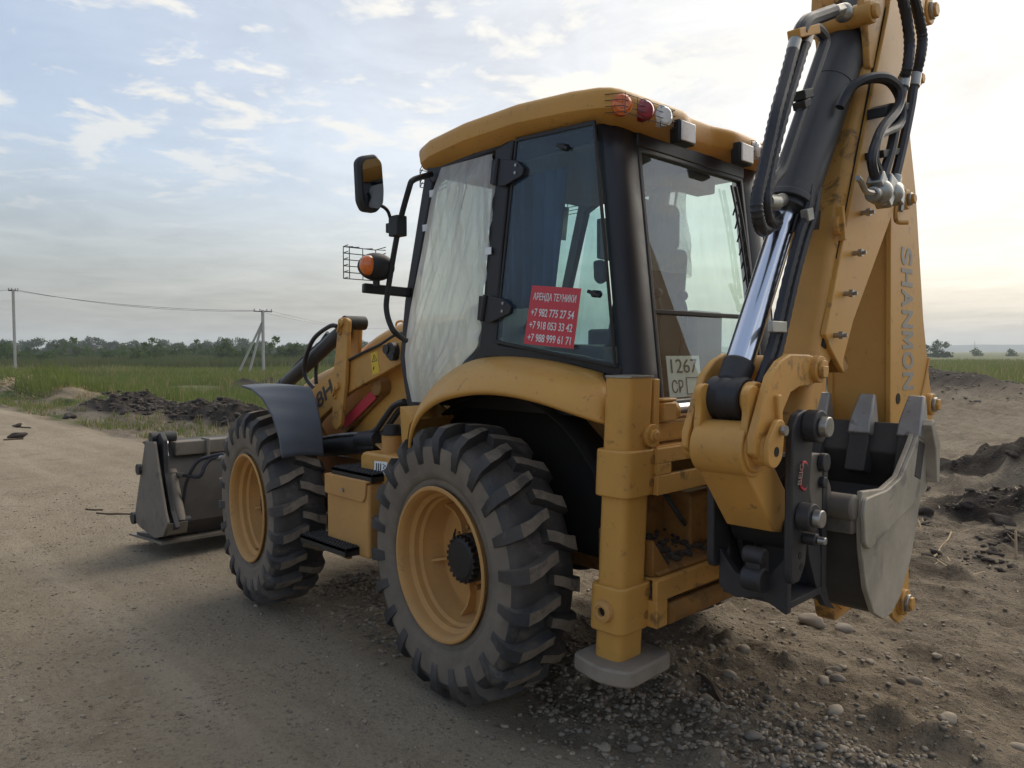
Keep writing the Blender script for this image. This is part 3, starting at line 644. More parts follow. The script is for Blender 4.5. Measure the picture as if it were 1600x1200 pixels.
# hinged rear quarter window on the left, its twin on the right
qw = [(-0.139,2.794),(-0.683,2.763),(-0.811,1.642),(0.019,1.76)]
for sgn in (1, -1):
    y0 = .722 * sgn; P = [(p[0], y0 + (.035 * sgn if i in (1, 2) else 0), p[1]) for i, p in enumerate(qw)]
    f = obj('quarter_window', [rect_frame(P, .016, .014)], 'plastic_black', cab, bevel=.003)
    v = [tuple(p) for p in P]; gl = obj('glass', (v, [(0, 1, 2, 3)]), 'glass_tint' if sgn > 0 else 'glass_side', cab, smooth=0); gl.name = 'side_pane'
for pc in ((882, 230), (931, 459)):
    p = Vector({(882, 230): (-0.486,0.745,2.681), (931, 459): (-0.685,0.75,1.98)}[pc])
    obj('window_latch', [cyl(p - Vector((0, .03, 0)), p + Vector((0, .02, 0)), .017, n=14), beam(p + Vector((.035, .012, .014)), p + Vector((-.035, .012, -.014)), .02, .016)], 'plastic_black', cab, bevel=.003)
# windscreen and the right-hand door, seen through the cab
obj('windscreen', ([(.58, .63, 2.72), (.58, -.63, 2.72), (.82, -.66, 1.5), (.82, .66, 1.5)], [(0, 1, 2, 3)]), 'glass_side', cab, smooth=0)
obj('door_pane', ([(.56, -.69, 2.70), (.03, -.69, 2.72), (.10, -.69, 1.75), (.60, -.69, 1.5), (.78, -.69, 1.5)], [(0, 1, 2, 3, 4)]), 'glass_side', cab, smooth=0)
# plastic film taped over the door
lf = [(0.459,2.748),(0.541,2.625),(0.589,2.467),(0.644,2.289),(0.701,2.126),(0.752,1.978),(0.791,1.827),(0.812,1.693),(0.794,1.559),(0.744,1.415)]
rt = [(0.037,2.75),(0.013,2.653),(0.028,2.517),(0.058,2.354),(0.078,2.188),(0.103,2.037),(0.129,1.885),(0.145,1.761),(0.299,1.628),(0.573,1.423)]
rows = []
NR, NC = 80, 72
def lerp_list(Lp, t): 
    q = t * (len(Lp) - 1); i = min(int(q), len(Lp) - 2); return Vector(Lp[i]).lerp(Vector(Lp[i + 1]), q - i)
for i in range(NR + 1):
    t_ = i / NR; a, b = lerp_list(lf, t_), lerp_list(rt, t_); row = []
    for j in range(NC + 1):
        s_ = j / NC; p = a.lerp(b, s_); edge = min(1, 5 * min(s_, 1 - s_)) * min(1, 8 * min(t_, 1 - t_))
        wn = float(vnoise(np.array([s_ * 9 + t_ * 5.5]), np.array([t_ * 2.2 + s_]), 4)[0]) * .018 + float(vnoise(np.array([s_ * 22 + t_ * 9]), np.array([t_ * 3 + s_]), 9)[0]) * .012
        row.append((p[0], .722 + edge * .02 + edge * abs(wn) * 1.4 + .008 * math.sin(t_ * 60) * (s_ > .95), p[1]))
    rows.append(row)
obj('plastic_sheet', grid(rows), 'plastic_film', cab, smooth=80)
for p in ((0.539,0.74,2.614), (0.605,0.74,2.427), (0.643,0.74,2.188), (0.066,0.74,2.245)): obj('tape', [box(p[0] - .025, p[0] + .02, .728, .7295, p[2] - .018, p[2] + .02)], 'plate_white', cab)
# door hinges
for c0 in ((793, 268), (775, 482)):
    o2 = {(793, 268): [(-0.033,2.707),(-0.169,2.674),(-0.218,2.63),(-0.209,2.594),(-0.076,2.56),(-0.009,2.574)], (775, 482): [(0.061,2.013),(-0.066,1.987),(-0.127,1.948),(-0.118,1.91),(0.022,1.868),(0.091,1.876)]}[c0]
    h_ = obj('door_hinge', [prism(round2(o2, .012), 'Y', .722, .750), cyl((o2[0][0], .752, o2[0][1]), (o2[5][0], .752, o2[5][1]), .014, n=12), prism({(793, 268): [(0.02,2.71),(-0.033,2.7),(-0.014,2.58),(0.035,2.59)], (775, 482): [(0.122,2.013),(0.061,2.003),(0.086,1.879),(0.137,1.884)]}[c0], 'Y', .722, .745)], 'cab_black', cab, bevel=.004)
    bp = {(793, 268): [(-0.165,0.75,2.651),(-0.16,0.75,2.614)], (775, 482): [(-0.071,0.75,1.964),(-0.066,0.75,1.924)]}[c0]
    obj('hinge_bolts', [cyl((p[0], .748, p[2]), (p[0], .755, p[2]), .008, n=8) for p in bp], 'zinc', cab)
# red poster with the phone numbers
pq = [Vector(p) for p in ((-0.225,0.742,1.755), (-0.563,0.75,1.729), (-0.609,0.75,2.008), (-0.283,0.742,2.043))]
ps = obj('poster', ([tuple(p + Vector((0, .012, 0))) for p in pq], [(0, 1, 2, 3)]), 'red_print', L, smooth=0, label='red poster with white phone numbers stuck on the side window')
ex = (pq[1] - pq[0] + pq[2] - pq[3]) / 2; ey = (pq[3] - pq[0] + pq[2] - pq[1]) / 2
def on_poster(u, v): return pq[0].lerp(pq[1], u).lerp(pq[3].lerp(pq[2], u), v) + Vector((0, .0135, 0))
for txt, v0, u0, u1, hh in (('АРЕНДА ТЕХНИКИ', .735, .07, .93, .15), ('+7 982 775 27 54', .485, .07, .93, .135), ('+7 918 053 33 42', .27, .07, .93, .135), ('+7 988 999 61 71', .055, .07, .93, .135)):
    p0, p1 = on_poster(u0, v0), on_poster(u1, v0)
    lettering(txt, p0, p1 - p0, ey, (p1 - p0).length, ey.length * hh, 'white_print', ps, .0008, bold=.012)

# roof
def roof_outline(inset, notch):
    k = inset
    o = [(.705 - k, -.3), (.70 - k, -.55), (.68 - k, -.68 + k * .5), (.62 - k * .8, -.745 + k), (.50, -.775 + k), (.2, -.787 + k), (-.2, -.792 + k), (-.55, -.79 + k), (-.72 + k * .5, -.785 + k), (-.775 + k * .7, -.765 + k), (-.805 + k, -.72 + k * .6), (-.815 + k, -.60), (-.825 + k, -.42), (-.83 + k, -.27), (-.822 + k, -.22), (-.79 + k * .7, -.165), (-.765 + k * .4, -.125), (-.757 + k * .3, -.08), (-.755 + k * .3, 0)]
    return o + [(x, -y) for x, y in reversed(o[:-1])]
def roof_z(x): return .055 * (1 - ((x + .08) / .74) ** 2)
rows = []
for inset, z in ((.10, 2.735), (.075, 2.742), (.012, 2.778), (0, 2.790), (-.006, 2.84), (-.004, 2.862), (.006, 2.878), (.025, 2.888), (.06, 2.894), (.14, 2.902), (.32, 2.912)):
    o = roof_outline(inset, 0); c_ = Vector((-.08, 0))
    if inset > .12: o = [tuple(c_ + (Vector(p) - c_) * (1 - (inset - .05) * .9)) for p in roof_outline(.05, 0)]
    rows.append([(x, y, z + roof_z(x)) for x, y in o + o[:1]])
rf_v, rf_f = grid(rows); n_ = len(rows[0]); rf_f.append(tuple(range((len(rows) - 1) * n_, len(rows) * n_ - 1)))
roof = obj('cab_roof', (rf_v, rf_f), 'yellow_paint', cab, smooth=38)
roof.name = 'cab_roof'
obj('roof_lining', [box(-.62, .5, -.6, .6, 2.705, 2.722)], 'interior_grey', cab)
# rear lamps: three round ones and a square work light each side, wire guards over the round ones
lampmat = ['lens_orange', 'lens_red', 'lens_clear']
for sgn in (1, -1):
    for i, y in enumerate((.715, .575, .44)):
        yy = y * sgn; c_ = Vector(((-.797, -.818, -.826)[i], yy, 2.816))
        d_ = Vector((-1, (.75, .5, .35)[i] * sgn, -.02)).normalized()
        obj('rear_lamp', [cyl(c_ - d_ * .02, c_ + d_ * .016, .049, n=24), cyl(c_ + d_ * .016, c_ + d_ * .026, .046, .034, n=24)], lampmat[i], cab, smooth=30)
    g = []
    for k in range(4):
        z = 2.772 + k * .027; g.append(tube([(-.76, .785 * sgn, z), (-.830, .745 * sgn, z), (-.850, .37 * sgn, z), (-.82, .365 * sgn, z)], .0018, 5, 3, smooth=False))
    for y in (.74, .65, .56, .47, .375): g.append(tube([(-.836, y * sgn, 2.762), (-.840, y * sgn, 2.855)], .0018, 5, smooth=False))
    obj('lamp_guard', g, 'plastic_black', cab)
    c_ = Vector((-.845, .275 * sgn, 2.765)); 
    obj('work_light', [box(-.862, -.805, *sorted((.215 * sgn, .35 * sgn)), 2.71, 2.82)], 'plastic_black', cab, bevel=.008)
    y0, y1 = sorted((.224 * sgn, .341 * sgn)); obj('work_light_lens', [box(-.872, -.862, y0, y1, 2.719, 2.811)], 'lens_clear', cab, bevel=.004)
# front work-light guards peeping out past the roof
for sgn in (1, -1):
    g = [tube([(.66, .70 * sgn, z), (.735, .66 * sgn, z - .01), (.735, .52 * sgn, z - .01), (.66, .52 * sgn, z)], .003, 5, smooth=False) for z in (2.70, 2.725, 2.75, 2.775, 2.80)]
    g += [tube([(.735, y * sgn, 2.69), (.735, y * sgn, 2.79)], .003, 5, smooth=False) for y in (.66, .59, .52)]
    obj('lamp_guard', g, 'plastic_black', cab)
# rear wiper
wp = [Vector(rear_pt(-.36, 2.62)), Vector(rear_pt(-.40, 2.40)), Vector(rear_pt(-.43, 2.02))]
g = []
for w_, off in ((.010, 0), (.006, .045)):
    g.append(tube([p + Vector((-.035, off, 0)) for p in wp], w_, 6, 4))
for k in range(7):
    p = wp[0].lerp(wp[2], .12 + k * .12); g.append(tube([p + Vector((-.035, 0, 0)), p + Vector((-.035, .025, -.05)), p + Vector((-.035, .045, -.09))], .005, 5, 3))
p = Vector(rear_pt(-.43, 1.97)); g += [cyl(p + Vector((-.06, 0, 0)), p + Vector((.02, 0, 0)), .02, n=12), tube([p + Vector((-.05, 0, 0)), p + Vector((-.045, .05, .14))], .012, 6, smooth=False)]
obj('rear_wiper', g, 'plastic_black', cab)
# number plate standing inside the rear glass
pp = [Vector(rear_pt(y, z)) + Vector((.012, 0, 0)) for y, z in ((.389, 1.495), (.10, 1.495), (.10, 1.695), (.389, 1.695))]
np_ = obj('number_plate', ([tuple(p) for p in pp] + [tuple(p + Vector((.003, 0, 0))) for p in pp], [(0, 1, 2, 3), (7, 6, 5, 4), (0, 4, 5, 1), (1, 5, 6, 2), (2, 6, 7, 3), (3, 7, 4, 0)]), 'plate_white', L, smooth=0)
xd = pp[1] - pp[0]; yd = pp[3] - pp[0]; nn = xd.cross(yd).normalized() * .0015
lettering('1267', pp[0] + xd * .10 + yd * .58 + nn, xd, yd, xd.length * .80, yd.length * .34, 'dark_print', np_, .001)
lettering('СР', pp[0] + xd * .08 + yd * .10 + nn, xd, yd, xd.length * .34, yd.length * .32, 'dark_print', np_, .001)
fr_ = [(0.52, .06), (.95, .06), (.95, .46), (.52, .46)]; P = [pp[0] + xd * a + yd * b_ + nn * 2 for a, b_ in fr_]
obj('plate_box', [tube([P[i], P[(i + 1) % 4]], .0022, 4, smooth=False) for i in range(4)], 'dark_print', np_)

# inside the cab
seat = obj('seat', [prism(round2([(-.45, 1.62), (.02, 1.62), (.04, 1.76), (-.33, 1.74), (-.44, 2.30), (-.54, 2.28), (-.50, 1.70)], .04), 'Y', -.25, .25)], 'seat_fabric', cab, bevel=.03)
obj('headrest', [prism(round2([(-.44, 2.28), (-.46, 2.53), (-.55, 2.51), (-.55, 2.27)], .04), 'Y', -.15, .15)], 'seat_fabric', cab, bevel=.03)
rows = [[(-.49 + .115 * math.cos(a) * (1 + .12 * math.sin(a * 7 + i)), (.21 + .012 * i) * math.sin(a) * (1 + .08 * math.sin(a * 9 + i * 2)), 2.575 - i * .055) for a in [2 * math.pi * q / 40 for q in range(41)]] for i in range(9)]
obj('seat_cover', grid([[(-.49 + (p[0] + .49) * .3, p[1] * .3, 2.60) for p in rows[0]]] + rows), 'seat_film', cab, smooth=80)
obj('dashboard', [prism(round2([(.30, 1.47), (.78, 1.47), (.76, 1.98), (.60, 2.02), (.50, 1.86)], .04), 'Y', -.30, .30), box(-.3, .30, -.62, -.36, 1.47, 1.86), box(-.55, -.3, -.60, -.30, 1.47, 1.95), box(-.60, -.2, .34, .60, 1.47, 1.74)], 'interior_grey', cab, bevel=.02)
obj('control_lever', [tube([(-.55, .10, 1.60), (-.60, .12, 1.90), (-.58, .12, 2.0)], .012, 8), ball((-.58, .12, 2.02), .03), tube([(-.55, -.12, 1.60), (-.60, -.12, 1.90), (-.58, -.12, 2.0)], .012, 8), ball((-.58, -.12, 2.02), .03), tube([(-.45, .30, 1.6), (-.48, .33, 2.02)], .014, 8)], 'plastic_black', cab)
sw = [(.33 + .19 * math.cos(a) * .45, .19 * math.sin(a), 2.02 + .19 * math.cos(a) * .5) for a in [2 * math.pi * q / 32 for q in range(33)]]
obj('steering_wheel', [tube(sw, .014, 8, smooth=False), tube([(.33, 0, 2.02), (.55, 0, 1.8)], .03, 8, smooth=False)], 'plastic_black', cab)
rows = [[(.16 - .46 * s_, .52 + .02 * math.sin(s_ * 34 + z * 3), z) for s_ in [q / 44 for q in range(45)]] for z in np.linspace(2.66, 1.95, 10)]
rows = [[(x - (2.66 - z) * -.10 * ((x - .16) / -.46), y, z) for x, y, z in r] for r in rows]
obj('curtain', grid(rows), 'curtain_blue', cab, smooth=80, solid=.004)
obj('sun_blind', ([tuple(p) for p in ((0.59,-0.216,2.69), (0.59,-0.509,2.699), (0.59,-0.477,2.473), (0.59,-0.235,2.47))], [(0, 1, 2, 3)]), 'blind_grey', cab, solid=.003)
obj('interior_mirror', [prism(round2([(-0.696,2.636),(-0.881,2.667),(-0.926,2.618),(-0.913,2.398),(-0.826,2.354),(-0.698,2.362)], .015), 'X', .47, .50)], 'plastic_black', cab, bevel=.006)
obj('grab_handle', [prism(round2([(-0.614,2.142),(-0.664,2.144),(-0.691,2.112),(-0.684,2.042),(-0.646,2.029),(-0.619,2.052)], .015), 'Y', .66, .69)], 'plastic_black', cab, bevel=.01)
obj('sun_visor', [box(-.60, -.52, .20, .46, 2.55, 2.68), box(-.62, -.5, -.38, -.12, 2.60, 2.69)], 'interior_grey', cab, bevel=.01)

# mirror bar, mirrors, side lamps on brackets
bar = [Vector(p) for p in ((0.552,0.72,2.728), (0.532,0.8,2.697), (0.515,0.88,2.661), (0.524,0.9,2.614), (0.627,0.9,2.397), (0.73,0.9,2.062), (0.744,0.9,1.952), (0.715,0.89,1.86), (0.701,0.86,1.816), (0.777,0.74,1.781))]
ms = obj('mirror_bar', [tube(bar, .0165, 10, 5)], 'plastic_black', L)
cpos = Vector((0.633,0.9,2.423))
obj('clamp', [box(cpos.x - .045, cpos.x + .04, .865, .935, cpos.z - .06, cpos.z + .055), box(cpos.x - .01, cpos.x + .075, .88, .93, cpos.z - .035, cpos.z + .02)], 'plastic_black', ms, bevel=.006)
obj('mirror_arm', [tube([Vector(p) for p in ((0.666,0.92,2.453), (0.654,0.95,2.502), (0.638,1,2.521), (0.664,1.02,2.526))], .010, 8, 5)], 'plastic_black', ms)
mo = [(1.179,2.734),(1.155,2.765),(1.064,2.791),(1.035,2.765),(1.02,2.593),(1.025,2.509),(1.059,2.473),(1.141,2.473),(1.169,2.521)]
mr = obj('mirror', [prism(round2(mo, .02), 'X', .60, .655)], 'plastic_black', L, bevel=.015, seg=3)
cm = sum((Vector(p) for p in mo), Vector((0, 0))) / len(mo); mi_ = round2([tuple(cm + (Vector(p) - cm) * .86 + Vector((-.012, 0))) for p in mo], .02)
obj('mirror_glass', [prism(mi_, 'X', .594, .598)], 'mirror', mr, smooth=0)
br = [Vector(p) for p in ((0.79,0.7,2.072), (0.864,0.98,2.094))]
lb = obj('lamp_bracket', [beam(br[0] + Vector((0, 0, -.005)), br[1] + Vector((0, 0, -.01)), .05, .055)], 'plastic_black', L, bevel=.008)
lc = Vector((0.771,0.95,2.2))
obj('side_lamp', [ball((lc.x, lc.y, lc.z), .10, .85, 1.15, .80, 14), cyl((lc.x, lc.y, lc.z - .11), (lc.x, lc.y, lc.z - .05), .02)], 'plastic_black', lb)
oc = Vector((0.793,1,2.202))
obj('side_lamp_lens', [ball((oc.x - .045, oc.y + .02, oc.z), .058, .8, .9, 1.0, 12)], 'lens_orange', lb)
gx0 = oc.x + .085
g = []
for k in range(6):
    z = oc.z - .07 + k * .036; g.append(tube([(lc.x + .02, .87, z + .01), (gx0, .88, z), (gx0, 1.10, z), (gx0 - .08, 1.12, z)], .0028, 5, smooth=False))
for y in (.88, .97, 1.06, 1.10): g.append(tube([(gx0, y, oc.z - .07), (gx0, y, oc.z + .11), (gx0 - .1, y, oc.z + .10)], .0028, 5, smooth=False))
obj('lamp_guard', g, 'plastic_black', lb)

# ---------------- hood and loader arms
rows = []
hz = [(0.95, 1.86, .45), (1.05, 1.90, .47), (1.20, 1.895, .48), (1.42, 1.845, .48), (1.65, 1.765, .47), (1.9, 1.66, .43), (2.3, 1.55, .42), (2.7, 1.45, .40), (2.8, 1.30, .38)]
for x, z, hw in hz:
    z += .065; hw += .015
    rows.append([(x, -hw, .95), (x, -hw, z - .17), (x, -hw + .03, z - .07), (x, -hw + .12, z - .012), (x, 0, z + .02), (x, hw - .12, z - .012), (x, hw - .03, z - .07), (x, hw, z - .17), (x, hw, .95)])
hd = obj('hood', grid(rows), 'yellow_paint', L, smooth=60)
hd.modifiers.new('sub', 'SUBSURF').levels = 1
obj('lifting_eye', [tube([(1.482,0.3,1.881), (1.474,0.3,1.917), (1.406,0.3,1.924), (1.385,0.3,1.888)], .008, 6, 3)], 'yellow_worn', hd)
armp = [(0.952,1.784),(1.215,1.757),(1.438,1.699),(1.619,1.641),(1.793,1.581),(2.131,1.41),(2.544,1.126),(2.761,0.845),(2.878,0.573),(2.795,0.429),(2.56,0.515),(2.432,0.78),(2.252,0.993),(1.972,1.227),(1.623,1.421),(1.174,1.576),(0.967,1.648)]
for sgn in (1, -1):
    g = prism(round2(armp, .03), 'Y', .575, .625); g = g if sgn > 0 else mirY(g)
    am = obj('loader_arm', [g], 'yellow_worn', L, bevel=.006)
    if sgn > 0:
        piv = Vector((1.047,0.63,1.72))
        obj('arm_pivot', [cyl((piv.x, .60, piv.z), (piv.x, .665, piv.z), .052), cyl((piv.x + .035, .63, piv.z + .01), (piv.x + .035, .675, piv.z + .01), .03), cyl((piv.x - .02, .63, piv.z - .035), (piv.x - .02, .672, piv.z - .035), .028)], 'dark_steel', am)
        q = [Vector(p) for p in ((1.294,0.627,1.561), (1.214,0.627,1.579), (1.241,0.627,1.72), (1.315,0.627,1.703))]
        st = obj('warning_sticker', ([tuple(p) for p in q], [(0, 1, 2, 3)]), 'yellow_sticker', am, smooth=0)
        tri = [q[0].lerp(q[1], a).lerp(q[3].lerp(q[2], a), b_) + Vector((0, .001, 0)) for a, b_ in ((.15, .58), (.85, .58), (.5, .88))]
        obj('warning_sign', [tube([tri[i], tri[(i + 1) % 3]], .002, 4, smooth=False) for i in range(3)] + [tube([tri[0].lerp(tri[1], .5) + Vector((0, 0, .008)), tri[2] - Vector((0, 0, .02))], .0022, 4, smooth=False),
             tube([q[0].lerp(q[2], .35) + Vector((0, .001, 0)), q[0].lerp(q[2], .22) + Vector((0, .001, .0))], .004, 4, smooth=False)], 'dark_print', am)
        a0, a1 = Vector((2.124,0.627,1.204)), Vector((1.777,0.627,1.429)); up_ = Vector((2.177,0.627,1.286))
        xd_ = a1 - a0; lettering('388H', a0 - xd_ * .06, xd_, Vector((0, 1, 0)).cross(xd_) * 1.0, xd_.length * 1.10, .105, 'dark_print', am, .001, shear=.1, bold=.02)
    lk = prism(round2([(1.647,1.938),(1.574,1.949),(1.519,1.926),(1.566,1.495),(1.627,1.212),(1.685,1.173),(1.742,1.204),(1.71,1.588),(1.665,1.799)], .02), 'Y', .635, .665)
    lk2 = prism(round2([(1.738,1.937),(1.649,1.947),(1.617,1.92),(1.645,1.684),(1.743,1.643),(1.784,1.665)], .02), 'Y', .48, .51)
    gs = [lk, lk2] if sgn > 0 else [mirY(lk), mirY(lk2)]
    bc = empty('bell_crank', (0, 0, 0), L); obj('crank_plate', gs, 'yellow_worn', bc, bevel=.005)
    t0, t1 = Vector((1.591,0.66,1.915)), Vector((1.681,0.5,1.913))
    obj('crank_pin', [cyl((t0.x, .49 * sgn, t0.z - .005), (t0.x, .65 * sgn, t0.z - .005), .048)], 'plastic_black', bc)
    if sgn > 0:
        for (a_, b_) in (((534, 504), (531, 520)), ((527, 604), (522, 620))):
            p, q_ = {(534, 504): ((1.591,0.67,1.91), (1.616,0.67,1.846)), (527, 604): ((1.655,0.67,1.479), (1.689,0.67,1.407))}[(a_)]
            obj('pin_plate', [cyl((p[0], .66, p[2]), (p[0], .685, p[2]), .028, n=16), cyl((q_[0], .66, q_[2]), (q_[0], .68, q_[2]), .02, n=14), beam((p[0], .675, p[2]), (q_[0], .675, q_[2]), .014, .04, (0, 1, 0))], 'yellow_worn', bc, bevel=.003)
        tc_ = [Vector(p) for p in ((1.71,0.56,1.876), (2.588,0.56,1.46), (2.866,0.56,1.327))]
        obj('tilt_cylinder', [cyl(tc_[0], tc_[1], .052), cyl(tc_[1], tc_[1].lerp(tc_[2], .2), .058), cyl(tc_[1], tc_[2], .026)], 'cylinder_black', L)
        obj('hose', [tube([(1.761,0.6,1.89), (1.829,0.62,1.891), (2.015,0.64,1.803), (2.145,0.64,1.64), (2.165,0.62,1.522), (2.092,0.6,1.449)], .016, 8)], 'rubber_hose', L)
        obj('hose', [tube([(2.022,0.52,1.851), (2.132,0.52,1.758), (2.19,0.52,1.591), (2.193,0.52,1.471)], .014, 8)], 'rubber_hose', L)
        obj('hose', [tube([(1.843,0.56,1.87), (2.063,0.56,1.781), (2.345,0.56,1.652), (2.484,0.56,1.562), (2.466,0.56,1.484)], .010, 8)], 'rubber_hose', L)
        obj('hose', [tube([(1.587,0.64,1.646), (1.4,0.64,1.703), (1.186,0.64,1.761), (1.032,0.64,1.816), (0.939,0.62,1.831)], .010, 8)], 'rubber_hose', L)
        rd = [Vector(p) for p in ((1.843,0.5,1.168), (1.332,0.5,1.48))]
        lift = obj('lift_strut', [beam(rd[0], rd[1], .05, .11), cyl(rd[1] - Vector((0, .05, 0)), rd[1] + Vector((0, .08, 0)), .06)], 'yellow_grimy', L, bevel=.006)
        q0, q1 = rd[0].lerp(rd[1], .16), rd[0].lerp(rd[1], .90)
        obj('red_label', [beam(q0 + Vector((0, .055, -.02)), q1 + Vector((0, .055, -.02)), .004, .062, (0, .2, 1))], 'red_print', lift)
obj('engine_side', [prism([(1.961,1.546),(1.195,1.584),(1.13,1.118),(2.353,0.965),(2.301,1.168),(2.072,1.183)], 'Y', .34, .40), prism([(1.406,1.319),(1.116,1.503),(1.12,1.124),(1.485,1.093)], 'Y', .40, .46)], 'yellow_grimy', L, bevel=.01)
obj('side_panel', [prism([(1.542,1.154),(1.35,1.259),(1.105,1.413),(1.107,1.17),(1.352,1.108),(1.582,1.079)], 'Y', .47, .50)], 'yellow_dusty', L, bevel=.006)
obj('steering_pipe', [cyl((2.096,0.55,1.011), (1.354,0.55,1.112), .075), cyl((1.478,0.62,1.116), (1.252,0.62,1.143), .05), beam((1.455,0.62,1.1), (1.267,0.62,1.125), .06, .09)], 'dark_steel', L, bevel=.004)
for q in range(2):
    o_ = Vector((-.03 * q, -.03 * q, -.02 * q))
    obj('hose', [tube([Vector(p) + o_ for p in ((1.477,0.62,1.151), (1.288,0.62,1.191), (1.178,0.62,1.278), (1.072,0.62,1.366), (0.956,0.62,1.404))], .020, 8)], 'rubber_hose', L)
obj('hose', [tube([(1.965,0.6,1.092), (1.75,0.6,1.128), (1.392,0.6,1.173)], .012, 8)], 'zinc', L)

# front mudguard
oq = [(2.16, 1.475)] + [(2.013,1.46),(1.857,1.406),(1.718,1.296),(1.627,1.157),(1.588,1.032)]; iq = [(1.98, 1.475)] + [(1.743,1.468),(1.67,1.367),(1.623,1.24),(1.601,1.113),(1.595,1.019)]
rows = []
for i in range(21):
    t_ = i / 20 * 5; k_ = min(int(t_), 4); f_ = t_ - k_
    o_ = Vector(oq[k_]).lerp(Vector(oq[k_ + 1]), f_); n_ = Vector(iq[k_]).lerp(Vector(iq[k_ + 1]), f_)
    rows.append([(o_[0] + (n_[0] - o_[0]) * q, 1.12 - .30 * q, o_[1] + (n_[1] - o_[1]) * q + .012 * math.sin(math.pi * q)) for q in (0, .03, .25, .5, .75, .97, 1)])
ff = obj('front_mudguard', grid(rows), 'fender_plastic', L, smooth=60, solid=.012)
obj('mudguard_bolt', [cyl((2.0, y, 1.468), (2.0, y, 1.482), .014, n=8) for y in (.90, 1.02)], 'dark_steel', ff)
obj('front_mudguard', mirY(grid(rows)), 'fender_plastic', L, smooth=60, solid=.012)
obj('mudguard_bracket', [beam((2.1, .50, 1.30), (2.1, 1.0, 1.445), .05, .02), beam((1.95, .5, .95), (2.05, .72, 1.43), .05, .02)], 'yellow_grimy', ff)

# tool box, tank, steps
tb = obj('tool_box', [prism(round2([(.80, .505), (1.26, .505), (1.26, .945), (.80, .945)], .02), 'Y', .66, .995)], 'yellow_dusty', L, bevel=.022, seg=3)
obj('box_lid', [prism(round2([(.81, .962), (1.265, .962), (1.265, .845), (1.25, .84), (.845, .835), (.82, .87)], .012), 'Y', .995, 1.008), box(.80, 1.262, .68, 1.0, .950, .962)], 'yellow_dusty', tb, bevel=.004)
obj('box_latch', [cyl((1.05, 1.005, .885), (1.05, 1.02, .885), .012, n=12)], 'zinc', tb)
def tread_step(x0, x1, y0, y1, z):
    s_ = obj('step', [box(x0, x1, y0, y1, z - .022, z), box(x0, x1, y1 - .01, y1, z - .05, z), box(x0, x1, y0, y0 + .01, z - .05, z), box(x0, x0 + .01, y0, y1, z - .05, z), box(x1 - .01, x1, y0, y1, z - .05, z)], 'plastic_black', L, bevel=.003)
    g = []
    for i in range(int((x1 - x0) / .03)):
        for j in range(int((y1 - y0) / .03)):
            a, b_ = x0 + .018 + i * .03, y0 + .018 + j * .03; g.append(cyl((a, b_, z), (a, b_, z + .009), .010, .007, n=6))
    obj('step_studs', g, 'dark_steel', s_)['kind'] = 'stuff'
tread_step(.78, 1.22, .80, .985, 1.005); tread_step(.90, 1.43, .93, 1.09, .565)
obj('step_bracket', [beam((1.34, .6, .50), (1.34, 1.03, .505), .04, .03), beam((1.0, .6, .50), (1.0, 1.03, .505), .04, .03), box(1.30, 1.36, 1.0, 1.03, .48, .53), box(.97, 1.03, 1.0, 1.03, .48, .53)], 'yellow_grimy', L, bevel=.004)
tk = obj('fuel_tank', [prism(round2([(.42, .86), (1.03, .86), (1.03, 1.085), (1.0, 1.11), (.42, 1.11)], .02), 'Y', .55, .90)], 'yellow_paint', L, bevel=.02, seg=3)
fn = Vector((0.865,0.78,1.134))
obj('filler_neck', [cyl((fn.x, fn.y, 1.10), (fn.x, fn.y, 1.215), .058, .064)], 'yellow_dusty', tk)
obj('filler_cap', [cyl((fn.x, fn.y, 1.215), (fn.x, fn.y, 1.225), .070), cyl((fn.x, fn.y, 1.225), (fn.x, fn.y, 1.265), .056, .052), cyl((fn.x, fn.y, 1.265), (fn.x, fn.y, 1.275), .046)], 'plastic_black', tk)
sk = [Vector(p) for p in ((0.883,0.902,0.986), (0.753,0.902,0.997), (0.745,0.902,1.073), (0.876,0.902,1.067))]
so = obj('fuel_sticker', ([tuple(p) for p in sk], [(0, 1, 2, 3)]), 'plate_white', tk, smooth=0)
obj('sticker_print', [tube([sk[0].lerp(sk[1], a).lerp(sk[3].lerp(sk[2], a), .12) + Vector((0, .001, 0)), sk[0].lerp(sk[1], a).lerp(sk[3].lerp(sk[2], a), .85) + Vector((0, .001, 0))], .004, 4, smooth=False) for a in (.2, .36, .52)] +
    [tube([sk[0].lerp(sk[1], .8).lerp(sk[3].lerp(sk[2], .8), v_) + Vector((.018 * math.cos(v_ * 40), .001, .0)) for v_ in np.linspace(.2, .8, 7)], .003, 4, smooth=False)], 'dark_print', tk)
obj('tank_filler_plate', [prism(round2([(1.515,0.503),(1.858,-0.002),(1.203,0.398),(0.889,0.824)], .02), 'Z', 1.108, 1.116)], 'yellow_dusty', tk)

